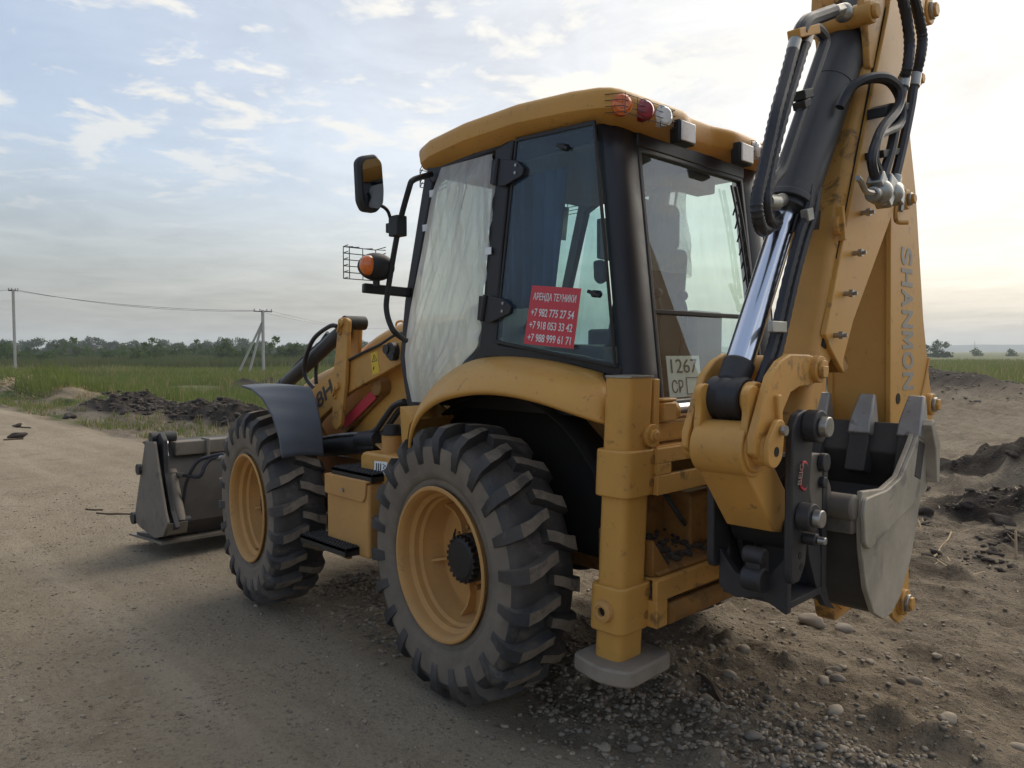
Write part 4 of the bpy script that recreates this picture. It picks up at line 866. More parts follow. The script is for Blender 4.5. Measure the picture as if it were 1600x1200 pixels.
# front bucket
bx = [(4.146,0.918),(3.931,0.936),(3.868,0.72),(3.713,0.356),(3.661,0.266),(3.767,0.138),(3.961,0.093),(4.334,0.133),(4.463,0.183)]
fbp = [(4.30, .90), (4.20, .92), (4.03, .86), (3.93, .68), (3.88, .45), (3.86, .22), (3.95, .08), (4.46, .03), (4.50, .05), (4.0, .12), (3.91, .25), (3.93, .46), (3.98, .68), (4.07, .82), (4.2, .87)]
fb = obj('front_bucket', [prism(fbp, 'Y', -1.06, 1.06)], 'bucket_dark', L, bevel=.005)
for sgn in (1, -1):
    g = prism(round2(bx, .02), 'Y', 1.06, 1.085); obj('bucket_side', [g if sgn > 0 else mirY(g)], 'loader_steel', fb, bevel=.004)
    g = prism(round2([(4.09,0.954),(3.981,1.007),(3.895,0.947),(3.881,0.66),(3.752,0.345),(3.645,0.22),(3.805,0.155),(3.994,0.478)], .02), 'Y', .98, 1.02)
    g2 = prism(round2([(3.746,1.025),(3.647,1.022),(3.639,0.904),(3.5,0.383),(3.361,0.214),(3.523,0.176),(3.649,0.415),(3.73,0.787)], .02), 'Y', .86, .89)
    obj('clam_arm', [g] if sgn > 0 else [mirY(g)], 'dark_steel', fb, bevel=.005)
    c0, c1, c2 = [Vector(p) for p in ((4.082,0.94,0.953), (3.978,0.94,0.662), (3.781,0.94,0.244))]
    f_ = (lambda p: p) if sgn > 0 else (lambda p: Vector((p.x, -p.y, p.z)))
    obj('clam_rod', [cyl(f_(c0), f_(c1), .030)], 'chrome', fb); obj('clam_cylinder', [cyl(f_(c1), f_(c2), .058), cyl(f_(c1), f_(c1.lerp(c2, .08)), .066)], 'loader_steel', fb)
    obj('clam_pin', [cyl(f_(c0 + Vector((0, -.09, 0))), f_(c0 + Vector((0, .12, 0))), .05), cyl(f_(c2 + Vector((0, -.09, 0))), f_(c2 + Vector((0, .12, 0))), .045)], 'dark_steel', fb)
obj('bucket_beam', [prism(round2([(3.94, .795), (4.10, .795), (4.10, .915), (3.94, .915)], .01), 'Y', -1.0, .90), box(3.92, 4.05, .60, .63, .77, .93)], 'loader_steel', fb, bevel=.006)
obj('bucket_knob', [cyl((4.28, 1.08, .66), (4.28, 1.11, .66), .05, n=10), cyl((4.47, 1.07, .19), (4.47, 1.10, .19), .055, n=14)], 'dark_steel', fb)
obj('cutting_edge', [prism([(3.80, .06), (4.62, .005), (4.62, .02), (3.80, .085)], 'Y', -1.08, 1.08), prism(round2([(4.03,0.182),(3.688,0.26),(3.722,0.156),(3.99,0.087)], .01), 'Y', .90, 1.06)], 'loader_steel', fb)
obj('hose', [tube([(3.982,0.9,0.64), (3.828,0.86,0.63), (3.674,0.8,0.636), (3.659,0.76,0.722), (3.666,0.7,0.777), (3.587,0.62,0.8)], .017, 8)], 'rubber_hose', L)
obj('hose', [tube([(3.871,0.9,0.252), (3.829,0.88,0.424), (3.802,0.86,0.583), (3.723,0.8,0.753), (3.665,0.7,0.8), (3.586,0.62,0.822)], .015, 8)], 'rubber_hose', L)
obj('hose_fitting', [cyl((3.997,0.9,0.638), (3.845,0.87,0.629), .022), cyl((3.653,0.66,0.78), (3.587,0.62,0.8), .024)], 'zinc', L)

# ---------------- stabilisers and rear frame
def stabiliser(sgn):
    F = (lambda g: g) if sgn > 0 else mirY
    # centre drifts slightly forward towards the foot
    def leg(z0, z1, grow, x_at):
        v = []
        for z in (z0, z1):
            xc = x_at(z); p = round2([(xc - .072 - grow, .775 - grow), (xc + .072 + grow, .775 - grow), (xc + .072 + grow, .95 + grow), (xc - .072 - grow, .95 + grow)], .04 + grow * .5, 5)
            v += [(a, b_, z) for a, b_ in p]
        n = len(v) // 2
        return v, [tuple(range(n)), tuple(range(2 * n - 1, n - 1, -1))] + [(i, i + n, (i + 1) % n + n, (i + 1) % n) for i in range(n)]
    xa = lambda z: -.963 + (1.61 - z) * .042
    st = obj('stabiliser_leg', [F(leg(.40, 1.608, 0, xa))], 'yellow_paint', L, bevel=.004, smooth=45)
    obj('leg_cap', [F(leg(1.608, 1.616, .004, xa))], 'zinc', st)
    obj('leg_collar', [F(leg(1.105, 1.305, .022, xa))], 'yellow_paint', st, bevel=.008, smooth=45)
    obj('leg_collar', [F(leg(.525, .725, .022, xa))], 'yellow_paint', st, bevel=.008, smooth=45)
    for z in (1.26, 1.16, .685, .585):
        p = Vector((xa(z) - .072 - .022, .80, z)); obj('collar_plug', [F(cyl(p + Vector((-.003, 0, 0)), p + Vector((.01, 0, 0)), .019, n=18))], 'yellow_grimy', st)
    p = Vector((xa(1.36) - .072, .80, 1.36)); obj('boss', [F(cyl(p, p + Vector((-.02, 0, 0)), .05)), F(cyl(p, p + Vector((-.035, 0, 0)), .028)), F(cyl(p, p + Vector((-.042, 0, 0)), .02))], 'yellow_paint', st, bevel=.003)
    p = Vector((xa(.62), .972, .62)); obj('boss', [F(lathe([(.020, .0), (.020, .022), (.028, .022), (.03, .026), (.045, .022), (.05, .0)], p, 1, 28))], 'yellow_dusty', st)
    obj('boss_hole', [F(cyl(p + Vector((0, .004, 0)), p + Vector((0, .006, 0)), .021))], 'under_black', st)
    xc = xa(.4); pad = round2([(xc - .16, .68), (xc + .14, .66), (xc + .15, 1.0), (xc - .04, 1.045), (xc - .17, 1.0)], .045, 4)
    obj('stabiliser_pad', [F(prism(pad, 'Z', .335, .405))], 'pad_steel', st, bevel=.01)
    return st
stabiliser(1); stabiliser(-1)
def slot_plate(y0, y1, z0, z1, s0, s1, t0, t1, x0, x1):
    """plate with one long slot: four bars butted together"""
    return [box(x0, x1, y0, y1, z0, t0), box(x0, x1, y0, y1, t1, z1), box(x0, x1, y0, s0, t0, t1), box(x0, x1, s1, y1, t0, t1)]
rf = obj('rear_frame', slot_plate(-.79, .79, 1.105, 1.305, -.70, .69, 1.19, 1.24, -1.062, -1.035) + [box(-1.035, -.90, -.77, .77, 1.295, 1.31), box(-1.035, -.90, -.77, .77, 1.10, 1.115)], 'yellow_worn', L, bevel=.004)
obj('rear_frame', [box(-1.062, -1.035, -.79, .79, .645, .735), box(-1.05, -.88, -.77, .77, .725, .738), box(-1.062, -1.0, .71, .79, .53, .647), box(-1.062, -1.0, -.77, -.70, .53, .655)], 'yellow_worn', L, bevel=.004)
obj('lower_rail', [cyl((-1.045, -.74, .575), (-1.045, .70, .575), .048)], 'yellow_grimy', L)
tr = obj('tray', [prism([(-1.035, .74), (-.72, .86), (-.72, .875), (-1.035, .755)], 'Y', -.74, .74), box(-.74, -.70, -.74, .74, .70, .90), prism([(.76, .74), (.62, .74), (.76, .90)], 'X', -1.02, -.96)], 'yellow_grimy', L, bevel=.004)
g = []
for i in range(120):
    x, y = -1.0 + .2 * random.random(), .0 + .66 * random.random(); s_ = .008 + .02 * random.random()
    g.append(xf(ball((0, 0, 0), s_, 1, .8, .6, 3), Matrix.Translation((x, y, .757 + (x + 1.035) * .38 + s_ * .3)) @ Matrix.Rotation(random.random() * 6, 4, 'Z')))
obj('mud', g, 'soil_dark', tr, smooth=0)['kind'] = 'stuff'
obj('rear_panel', [box(-.90, -.86, -.74, .74, 1.315, 1.46), box(-.80, -.70, -.70, .70, .76, 1.30)], 'yellow_grimy', L, bevel=.006)
obj('cross_member', [box(-1.0, -.94, -.72, .74, 1.325, 1.405), box(-1.03, -.97, .735, .772, 1.31, 1.60)], 'yellow_paint', L, bevel=.006)
obj('side_shift_rod', [cyl((-1.0, -.70, 1.455), (-1.0, .62, 1.455), .030)], 'chrome', L)
obj('rod_bracket', [box(-1.04, -.96, .62, .71, 1.415, 1.495), cyl((-1.0, .585, 1.455), (-1.0, .62, 1.455), .042), box(-1.03, -.97, .60, .71, 1.498, 1.512)], 'yellow_worn', L, bevel=.006)
obj('exhaust_bits', [cyl((-.80, .28, .90), (-.95, .10, .85), .07), tube([(-.78, .4, 1.1), (-.92, .42, .95), (-.9, .3, .86)], .012, 6), tube([(-.78, .15, 1.12), (-.95, .1, 1.02), (-.9, .02, .86)], .012, 6)], 'dark_steel', L)
# carriage and kingpost
cgm = obj('carriage', [box(-1.16, -1.07, -.74, .06, .60, 1.42), box(-1.30, -1.16, -.62, -.20, 1.05, 1.16), box(-1.30, -1.16, -.62, -.20, .52, .62), cyl((-1.30, -.42, .50), (-1.30, -.42, 1.20), .09)], 'yellow_worn', L, bevel=.01)
obj('kingpost', [prism(round2([(-.72, .40), (-.30, .36), (-.22, .60), (-.22, 1.20), (-.40, 1.30), (-.72, 1.1)], .05), 'X', -1.36, -1.27)], 'yellow_worn', cgm, bevel=.01)
obj('swing_cylinder', [cyl((-1.22, .16, 1.44), (-1.22, -.5, 1.44), .055), cyl((-1.22, .15, 1.44), (-1.22, .10, 1.44), .062), box(-1.26, -1.18, .05, .12, 1.40, 1.56)], 'yellow_worn', cgm, bevel=.004)
obj('hose_fitting', [cyl((-1.25,-0.21,1.46), (-1.25,-0.268,1.461), .02), cyl((-1.25,-0.327,1.455), (-1.25,-0.402,1.454), .02), cyl((-1.3,-0.218,1.342), (-1.3,-0.261,1.358), .02)], 'zinc', L)

# ---------------- boom
BXN, BXF = -1.640, -1.350
bp_ = [(-0.103,3.424),(-0.167,2.319),(-0.217,1.302),(-0.196,0.978),(-0.242,0.579),(-0.306,0.457),(-0.384,0.41),(-0.461,0.426),(-0.509,0.503),(-0.496,0.712),(-0.588,0.952),(-0.71,1.228),(-0.824,1.417),(-0.746,1.551),(-0.629,1.872),(-0.48,2.478),(-0.375,2.759),(-0.412,2.988),(-0.487,3.171),(-0.592,3.351),(-0.65,3.583)]
bm_ = empty('boom', (0, 0, 0), L)
obj('boom_plate', [prism(round2(bp_, .012), 'X', BXN, BXN + .022), prism(round2(bp_, .012), 'X', BXF - .022, BXF)], 'yellow_paint', bm_, bevel=.004)
left_edge = [(-0.11,3.427),(-0.174,2.32),(-0.225,1.301),(-0.204,0.977),(-0.259,0.575)]
ins = [(y - .012, z) for y, z in left_edge]
obj('boom_web', [prism(ins + [(y - .02, z) for y, z in reversed(ins)], 'X', BXN + .022, BXF - .022)], 'yellow_paint', bm_)
right_edge = [(-0.641,3.58),(-0.583,3.349),(-0.478,3.169),(-0.403,2.986),(-0.367,2.757),(-0.471,2.477),(-0.619,1.872),(-0.714,1.585),(-0.784,1.419),(-0.682,1.231),(-0.57,0.954)]
ins = [(y + .02, z) for y, z in right_edge]
obj('boom_web', [prism(ins + [(y + .02, z) for y, z in reversed(ins)], 'X', BXN + .022, BXF - .022)], 'yellow_paint', bm_)
obj('weld_seam', [tube([(-1.642,-0.711,1.681), (-1.642,-0.619,1.508), (-1.642,-0.492,1.373), (-1.642,-0.419,1.285), (-1.642,-0.394,1.134)], .008, 6)], 'yellow_worn', bm_)
def pin(p, x0, x1, r, name='pin', m='yellow_worn', nut=True, par=None):
    return obj(name, [cyl((x0, p[0], p[1]), (x1, p[0], p[1]), r, n=24)] + ([cyl((x0, p[0], p[1]), (x0 - .03, p[0], p[1]), r * .55, n=6)] if nut else []), m, par or L, bevel=.004)
for q, r in (([(-0.396,0.515)][0], .062), ([(-0.717,1.45)][0], .055), ([(-0.546,3.338)][0], .062), ([(-0.377,2.975)][0], .045), ([(-0.303,2.415)][0], .045)):
    pin(q, -1.668, -1.33, r, 'boom_pin', par=bm_)
    obj('pin_cap', [cyl((-1.668, q[0], q[1]), (-1.685, q[0], q[1]), r * .66, n=20)], 'zinc', bm_, bevel=.004)
hl = [(-0.302,1.496)][0]; obj('boom_hole', [cyl((-1.6425, hl[0], hl[1]), (-1.63, hl[0], hl[1]), .026)], 'under_black', bm_)
hl = [(-0.544,1.489)][0]; obj('boom_hole', [cyl((-1.6425, hl[0], hl[1]), (-1.63, hl[0], hl[1]), .011)], 'under_black', bm_)
l0 = Vector((-1.641,-0.297,2.211)); l1 = Vector((-1.641,-0.363,1.527))
dz = (l1 - l0); hh_ = abs((-1.641,-0.344,1.564)[1] - (-1.641,-0.49,1.559)[1])
cell = dz.length / 7; u_ = dz.normalized(); v_ = Vector((0, -1, 0))
for i, chx in enumerate('SHANMON'):
    q = l0 + u_ * (cell * (i + .07))
    if chx == 'M':
        M_ = [(0, 0), (0, 1), (.26, 1), (.5, .48), (.74, 1), (1, 1), (1, 0), (.78, 0), (.78, .60), (.5, .06), (.22, .60), (.22, 0)]
        pts = [q + u_ * (x * cell * .86) + v_ * (y * hh_) for x, y in M_]
        n_ = Vector((-.001, 0, 0)); k_ = len(pts)
        obj('lettering', ([tuple(p) for p in pts] + [tuple(p + n_) for p in pts], [tuple(range(k_)), tuple(range(2 * k_ - 1, k_ - 1, -1))] + [(j, (j + 1) % k_, (j + 1) % k_ + k_, j + k_) for j in range(k_)]), 'grey_print', bm_, smooth=0)
    else: lettering(chx, q, u_, v_, cell * .86, hh_, 'grey_print', bm_, .001, bold=.03)

# ---------------- dipper
DN, DF = -1.650, -1.450
dl = [(-0.105,3.422),(0.035,3.16),(0.25,2.658),(0.473,2.092),(0.555,1.826),(0.612,1.691),(0.668,1.57)]
dpo = dl + [(0.707,1.476),(0.721,1.404),(0.661,1.37),(0.606,1.396),(0.564,1.467),(0.521,1.545),(0.478,1.639),(0.385,1.741)] + [(y - .235, z) for y, z in reversed(dl[:4])]
dp = obj('dipper', [prism(dpo, 'X', DN, DF)], 'yellow_worn', L, bevel=.045, seg=5, smooth=60)
slv = [(-0.085,3.408),(-0.009,3.167),(0.216,2.635),(0.427,2.119),(0.518,1.884),(0.561,1.784),(0.518,1.735),(0.444,1.674),(0.381,1.63),(0.389,1.684),(0.295,1.845),(-0.117,2.338),(-0.317,2.742),(-0.352,2.981),(-0.432,3.207),(-0.492,3.49)]
sv = obj('dipper_sleeve', [prism(slv, 'X', -1.668, -1.646)], 'yellow_paint', dp, bevel=.004)
se = [(0.511,1.737),(0.373,1.63)]
obj('sleeve_end', [prism([se[0], se[1], (se[1][0] - .05, se[1][1] + .02), (se[0][0] - .05, se[0][1] + .03)], 'X', -1.664, -1.47)], 'yellow_grimy', dp, bevel=.004)
obj('slide_strip', [prism([(p[0] - .004, p[1]) for p in [(0.001,3.197),(0.443,2.089),(0.521,1.84),(0.563,1.74),(0.528,1.727),(0.47,1.886),(0.377,2.12),(-0.066,3.19)]], 'X', -1.655, -1.60)], 'under_black', dp)
for q in ([(0.237,2.285)][0], [(0.313,2.114)][0], [(0.394,1.947)][0], [(0.483,1.78)][0], ):
    obj('adjuster_bolt', [cyl((-1.668, q[0], q[1]), (-1.70, q[0], q[1]), .010, n=12), cyl((-1.69, q[0], q[1]), (-1.705, q[0], q[1]), .017, n=6), cyl((-1.705, q[0], q[1]), (-1.72, q[0], q[1]), .008, n=8)], 'zinc', dp)
for q, r in (([(0.448,2.213)][0], .04),):
    obj('lock_pin', [cyl((-1.655, q[0], q[1]), (-1.675, q[0], q[1]), r), beam((-1.675, q[0] - .01, q[1] - .06), (-1.675, q[0] + .02, q[1] + .07), .02, .03, (1, 0, 0))], 'yellow_worn', dp, bevel=.003)
# clevis for the top of the bucket cylinder
ear = [(0.215,3.266),(0.222,3.135),(0.17,3.034),(0.143,2.896),(0.061,2.922),(-0.002,3.069),(-0.017,3.344)]
ear = [(p[0], p[1]) for p in ear]
obj('clevis', [prism(round2(ear, .02), 'X', -1.655, -1.625), prism(round2([(y + .03, z) for y, z in ear], .02), 'X', -1.475, -1.445)], 'yellow_worn', dp, bevel=.005)
q = [(0.185,3.111)][0]; obj('clevis_pin', [cyl((-1.68, q[0], q[1]), (-1.43, q[0], q[1]), .045), cyl((-1.70, q[0], q[1] - .0), (-1.68, q[0], q[1]), .03)], 'yellow_worn', dp, bevel=.004)

# bucket cylinder
c_top, c_bot, r_end = Vector((-1.53,-0.008,3.21)), Vector((-1.53,0.601,2.283)), Vector((-1.53,0.995,1.628))
ax_ = (c_bot - c_top).normalized()
bc = obj('bucket_cylinder', [cyl(c_top, c_bot, .097, n=36), cyl(c_top - ax_ * .03, c_top, .066, .097, n=36), cyl(c_bot - ax_ * .015, c_bot + ax_ * .015, .102, n=36), cyl(c_bot + ax_ * .015, c_bot + ax_ * .04, .085, n=30), cyl(c_top - ax_ * .16, c_top, .045, .06),
         cyl(c_top.lerp(c_bot, .42), c_top.lerp(c_bot, .426), .0995, n=36)], 'cylinder_black', L, smooth=40, bevel=.003)
obj('piston_rod', [cyl(c_bot, r_end - ax_ * .03, .051, n=32)], 'chrome', bc, smooth=40)
eye = Vector((-1.53,1.029,1.551))
obj('rod_eye', [cyl(r_end - ax_ * .06, r_end + ax_ * .04, .058, .056, n=28), cyl(eye + Vector((-.07, 0, 0)), eye + Vector((.07, 0, 0)), .078, n=28), ball(eye, .082, .9, 1, 1, 12)], 'dark_steel', bc, bevel=.01)
obj('cylinder_port', [cyl((-1.6,0.845,2.256), (-1.55,0.695,2.294), .025), cyl((-1.6,0.916,2.248), (-1.6,0.845,2.256), .03)], 'zinc', bc)
obj('pipe_clamp', [beam((-1.6,0.675,2.676), (-1.6,0.601,2.702), .05, .035), beam((-1.6,0.674,2.638), (-1.6,0.621,2.664), .05, .03)], 'plastic_black', bc, bevel=.004)
obj('oil_pipe', [tube([(-1.6,0.385,3.075), (-1.6,0.54,3.004), (-1.6,0.611,2.971), (-1.6,0.653,2.937), (-1.6,0.673,2.908)], .028, 10), tube([(-1.6,0.61,2.945), (-1.6,0.539,2.965), (-1.6,0.463,2.947), (-1.6,0.484,2.892), (-1.6,0.601,2.705), (-1.6,0.712,2.526), (-1.6,0.799,2.389), (-1.6,0.866,2.333), (-1.6,0.908,2.286), (-1.6,0.921,2.257)], .022, 10)], 'cylinder_black', bc)
obj('pipe_bracket', [beam((-1.6,0.725,2.888), (-1.6,0.555,2.953), .05, .035)], 'yellow_worn', bc, bevel=.004)
obj('hose_fitting', [cyl((-1.6,0.709,2.874), (-1.6,0.733,2.826), .023), cyl((-1.6,0.604,2.923), (-1.6,0.634,2.874), .023), cyl((-1.6,0.313,3.102), (-1.6,0.397,3.066), .028, n=6), ball((-1.6,0.287,3.099), .038)], 'zinc', bc, bevel=.003)
obj('ribbed_hose', [tube([(-1.6,0.728,2.832), (-1.61,0.8,2.714), (-1.62,0.889,2.567), (-1.62,0.933,2.457), (-1.62,0.981,2.338), (-1.62,1.019,2.245), (-1.62,1.012,2.18), (-1.6,0.937,2.147), (-1.56,0.803,2.184), (-1.52,0.685,2.241)], .0225, 10, 8, rib=.07, pitch=.03)], 'rubber_hose', L)
obj('ribbed_hose', [tube([(-1.6,0.635,2.876), (-1.61,0.72,2.752), (-1.62,0.817,2.605), (-1.62,0.89,2.454), (-1.62,0.943,2.322), (-1.62,0.959,2.231), (-1.6,0.9,2.185), (-1.56,0.773,2.188), (-1.52,0.643,2.237)], .0215, 10, 8, rib=.07, pitch=.03)], 'rubber_hose', L)
# lines running down the dipper
obj('line_bracket', [prism([(0.66,2.239),(0.506,2.283),(0.465,2.273),(0.48,2.201),(0.647,2.173),(0.7,2.167)], 'X', -1.60, -1.59), ], 'dark_steel', L)
for o_ in (0, 10):
    a = ((-1.62,0.413,2.631), (-1.62,0.508,2.488), (-1.62,0.628,2.262), (-1.62,0.699,2.146), (-1.62,0.777,1.998), (-1.62,0.852,1.831), (-1.62,0.906,1.715), (-1.62,0.987,1.603))
    sh = Vector((.0, -.055 if o_ else 0, .0)); obj('dipper_line', [tube([Vector(p) + sh + Vector((.03 if i < 2 else 0, 0, 0)) for i, p in enumerate(a)], .019, 8, rib=.05, pitch=.03)], 'rubber_hose', L)
obj('line_clip', [beam(Vector((-1.645,0.962,1.805)), Vector((-1.645,0.852,1.805)), .02, .04), beam(Vector((-1.63,0.676,2.226)), Vector((-1.63,0.627,2.239)), .03, .045)], 'zinc', L, bevel=.003)
# hoses over the boom tip, and the shut-off valves
obj('ribbed_hose', [tube([(-1.76,0.16,3.291), (-1.76,0.103,3.182), (-1.76,0.039,3.099), (-1.76,0.003,3.004), (-1.76,0.02,2.907), (-1.74,0.003,2.871)], .022, 10, 8, rib=.07, pitch=.026)], 'rubber_hose', L)
obj('ribbed_hose', [tube([(-1.76,0.031,3.336), (-1.76,-0.029,3.224), (-1.76,-0.105,3.146), (-1.76,-0.15,3.073), (-1.76,-0.131,2.986), (-1.74,-0.142,2.917)], .022, 10, 8, rib=.07, pitch=.026)], 'rubber_hose', L)
obj('hose_fitting', [cyl((-1.74,-0.004,2.878), (-1.74,0.015,2.826), .026), cyl((-1.74,-0.134,2.921), (-1.74,-0.114,2.861), .026), cyl((-1.74,0.074,2.448), (-1.74,0.093,2.403), .026)], 'zinc', L, bevel=.003)
obj('oil_pipe', [tube([(-1.74,0.015,2.826), (-1.74,0.054,2.732), (-1.74,0.124,2.56), (-1.74,0.208,2.427)], .021, 8), tube([(-1.74,-0.114,2.861), (-1.74,-0.081,2.761), (-1.74,-0.006,2.598), (-1.74,0.074,2.448)], .021, 8)], 'cylinder_black', L)
obj('pipe_bracket', [prism([(0.209,2.708),(0.142,2.736),(-0.131,2.799),(-0.109,2.766),(0.097,2.706),(0.207,2.667)], 'X', -1.745, -1.67), prism([(0.227,2.53),(0.002,2.581),(0.015,2.552),(0.212,2.502)], 'X', -1.745, -1.67)], 'plastic_black', L, bevel=.003)
obj('hose', [tube([(-1.64,0.403,2.684), (-1.66,0.375,2.75), (-1.7,0.32,2.799), (-1.74,0.23,2.821), (-1.76,0.146,2.806), (-1.77,0.122,2.762), (-1.77,0.161,2.697), (-1.77,0.301,2.602), (-1.77,0.375,2.521), (-1.77,0.41,2.454), (-1.77,0.375,2.396)], .019, 8),
             tube([(-1.62,0.332,2.724), (-1.64,0.264,2.802), (-1.68,0.217,2.829), (-1.72,0.14,2.832), (-1.75,0.101,2.785), (-1.76,0.067,2.712), (-1.76,0.108,2.648), (-1.76,0.245,2.595), (-1.77,0.351,2.553), (-1.77,0.385,2.47), (-1.77,0.33,2.418), (-1.77,0.289,2.394)], .018, 8)], 'rubber_hose', L)
vv = obj('shut_off_valve', [beam((-1.77,0.375,2.396), (-1.77,0.257,2.308), .06, .06), beam((-1.77,0.289,2.394), (-1.77,0.133,2.34), .06, .06), cyl((-1.77,0.403,2.323), (-1.77,0.135,2.382), .03), ball((-1.77,0.326,2.344), .05), ball((-1.77,0.205,2.356), .048), cyl((-1.77,0.302,2.377), (-1.77,0.27,2.301), .03)], 'zinc', L, bevel=.006)
obj('valve_handle', [tube([(-1.78,0.417,2.325), (-1.78,0.492,2.323), (-1.78,0.536,2.35), (-1.78,0.566,2.36)], .011, 6), tube([(-1.78,0.156,2.362), (-1.78,0.112,2.357), (-1.78,0.123,2.293)], .012, 6)], 'zinc', vv)
obj('lock_hook', [tube([(-1.67,-0.176,2.43), (-1.67,-0.142,2.341), (-1.67,-0.16,2.298), (-1.7,-0.199,2.293)], .011, 6), prism(round2([(-0.236,2.452),(-0.293,2.454),(-0.298,2.367),(-0.24,2.372)], .01), 'X', -1.66, -1.645)], 'yellow_worn', L)

# ---------------- bucket linkage
lev = [(0.761,1.706),(0.913,1.709),(0.989,1.685),(1.06,1.634),(1.111,1.545),(1.168,1.434),(1.167,1.379),(1.123,1.354),(1.061,1.356),(1.026,1.388),(1.018,1.436),(0.955,1.52),(0.908,1.572),(0.84,1.59),(0.757,1.592),(0.682,1.606),(0.657,1.653),(0.697,1.692)]
tl = empty('tipping_lever', (0, 0, 0), L)
obj('lever_plate', [prism(lev, 'X', -1.70, -1.672), prism(lev, 'X', -1.448, -1.42)], 'yellow_worn', tl, bevel=.006, smooth=50)
q = [(0.712,1.652)][0]; obj('lever_pin', [cyl((-1.40, q[0], q[1]), (-1.722, q[0], q[1]), .05), cyl((-1.722, q[0], q[1]), (-1.735, q[0], q[1]), .034), box(-1.742, -1.735, q[0] - .012, q[0] + .03, q[1] - .03, q[1] + .012)], 'yellow_worn', tl, bevel=.004)
q = [(1.085,1.383)][0]; q2 = [(1.051,1.443)][0]
obj('lever_pin', [cyl((-1.40, q[0], q[1]), (-1.72, q[0], q[1]), .052), prism(round2([(q[0] + .052, q[1] - .04), (q[0] + .055, q[1] + .03), (q2[0] + .02, q2[1] + .05), (q2[0] - .035, q2[1] + .04), (q[0] - .05, q[1] - .03), (q[0], q[1] - .06)], .03), 'X', -1.735, -1.716)], 'yellow_worn', tl, bevel=.004)
obj('pin_hole', [cyl((-1.7365, q[0] - .005, q[1]), (-1.73, q[0] - .005, q[1]), .017, n=14)], 'under_black', tl); obj('pin_bolt', [cyl((-1.74, q2[0], q2[1] + .01), (-1.755, q2[0], q2[1] + .01), .018, n=8)], 'zinc', tl)
lp = Vector((-1.56, q[0], q[1]))
hk = obj('h_link', [cyl((-1.66, lp.y, lp.z), (-1.46, lp.y, lp.z), .095, n=32), cyl((-1.672, lp.y, lp.z), (-1.448, lp.y, lp.z), .078, n=28)], 'yellow_worn', L, bevel=.006)
er = [(1.153,1.584),(1.115,1.606),(1.071,1.6),(1.047,1.551),(1.068,1.497),(1.049,1.43),(1.038,1.385),(1.091,1.363),(1.144,1.394),(1.15,1.459),(1.138,1.512)]
er = [(p[0], p[1]) for p in er]
obj('link_ear', [prism(round2(er, .02), 'X', -1.664, -1.638), prism(round2(er, .02), 'X', -1.482, -1.456)], 'yellow_worn', hk, bevel=.005)
obj('eye_boss', [cyl((-1.64, eye.y, eye.z), (-1.60, eye.y, eye.z), .062), cyl((-1.482, eye.y, eye.z), (-1.445, eye.y, eye.z), .062), cyl((-1.69, eye.y, eye.z), (-1.664, eye.y, eye.z), .06), beam((-1.68, eye.y - .01, eye.z + .02), (-1.68, eye.y - .03, eye.z - .12), .03, .07, (1, 0, 0))], 'yellow_worn', hk, bevel=.006)
ln = [(1.305,1.374),(1.045,1.349),(0.968,1.377),(0.839,1.107),(0.863,1.083),(1.17,1.154)]
ln = [(lp.y + .10, lp.z - .01), (lp.y + .02, lp.z - .085), (.86, 1.01), (.70, .985), (.66, 1.03), (lp.y - .16, lp.z - .0), (lp.y - .09, lp.z + .05)]
ln = [(lp.y + .095, lp.z - .02), (.93, 1.075), (.75, 1.04), (.71, 1.07), (lp.y - .10, lp.z - .02), (lp.y - .05, lp.z + .02)]
obj('link_box', [prism(ln, 'X', -1.655, -1.465)], 'yellow_worn', hk, bevel=.006)
obj('link_stub', [cyl((-1.67, .80, 1.06), (-1.45, .80, 1.06), .07)], 'under_black', hk)

# ---------------- quick coupler (black) and its badge
cp = [(0.961,1.407),(0.958,1.456),(0.926,1.498),(0.872,1.513),(0.81,1.498),(0.776,1.443),(0.805,1.371),(0.821,1.235),(0.826,1.097),(0.846,0.962),(0.89,0.906),(0.944,0.904),(0.96,0.939),(0.959,1.051),(0.958,1.163),(0.962,1.297)]
q_ = obj('quick_coupler', [prism(round2(cp, .01), 'X', -1.735, -1.705)], 'dark_steel', L, bevel=.006)
cp2 = [(0.811,1.161),(0.743,1.152),(0.691,1.067),(0.612,0.815),(0.531,0.757),(0.524,0.701),(0.609,0.693),(0.689,0.764),(0.765,0.845),(0.798,1.006)]
obj('coupler_plate', [prism(round2([(y, z) for y, z in cp2], .02), 'X', -1.40, -1.36), prism(round2(cp, .02), 'X', -1.43, -1.40)], 'dark_steel', q_, bevel=.006)
body = [(.86, 1.02), (.96, .98), (.98, .86), (.93, .80), (.72, .80), (.60, .95), (.58, 1.10), (.70, 1.16)]
obj('coupler_body', [prism(round2([(-1.704, 1.0), (-1.675, .965), (-1.63, .905), (-1.56, .88), (-1.50, .895), (-1.45, .95), (-1.432, .98), (-1.432, .83), (-1.50, .80), (-1.60, .825), (-1.704, .78)], .012), 'Y', .89, .92), box(-1.704, -1.432, .60, .64, .80, 1.30), box(-1.704, -1.432, .64, .89, .80, .825)], 'dark_steel', q_, bevel=.01)
lug = Vector((-1.604,0.95,0.898))
obj('coupler_hook', [cyl((lug.x - .03, lug.y, lug.z), (lug.x + .05, lug.y, lug.z), .045), cyl((lug.x - .03, lug.y, lug.z + .085), (lug.x + .05, lug.y, lug.z + .085), .032), box(lug.x - .02, lug.x + .04, lug.y - .05, lug.y + .02, lug.z, lug.z + .10)], 'dark_steel', q_, bevel=.008)
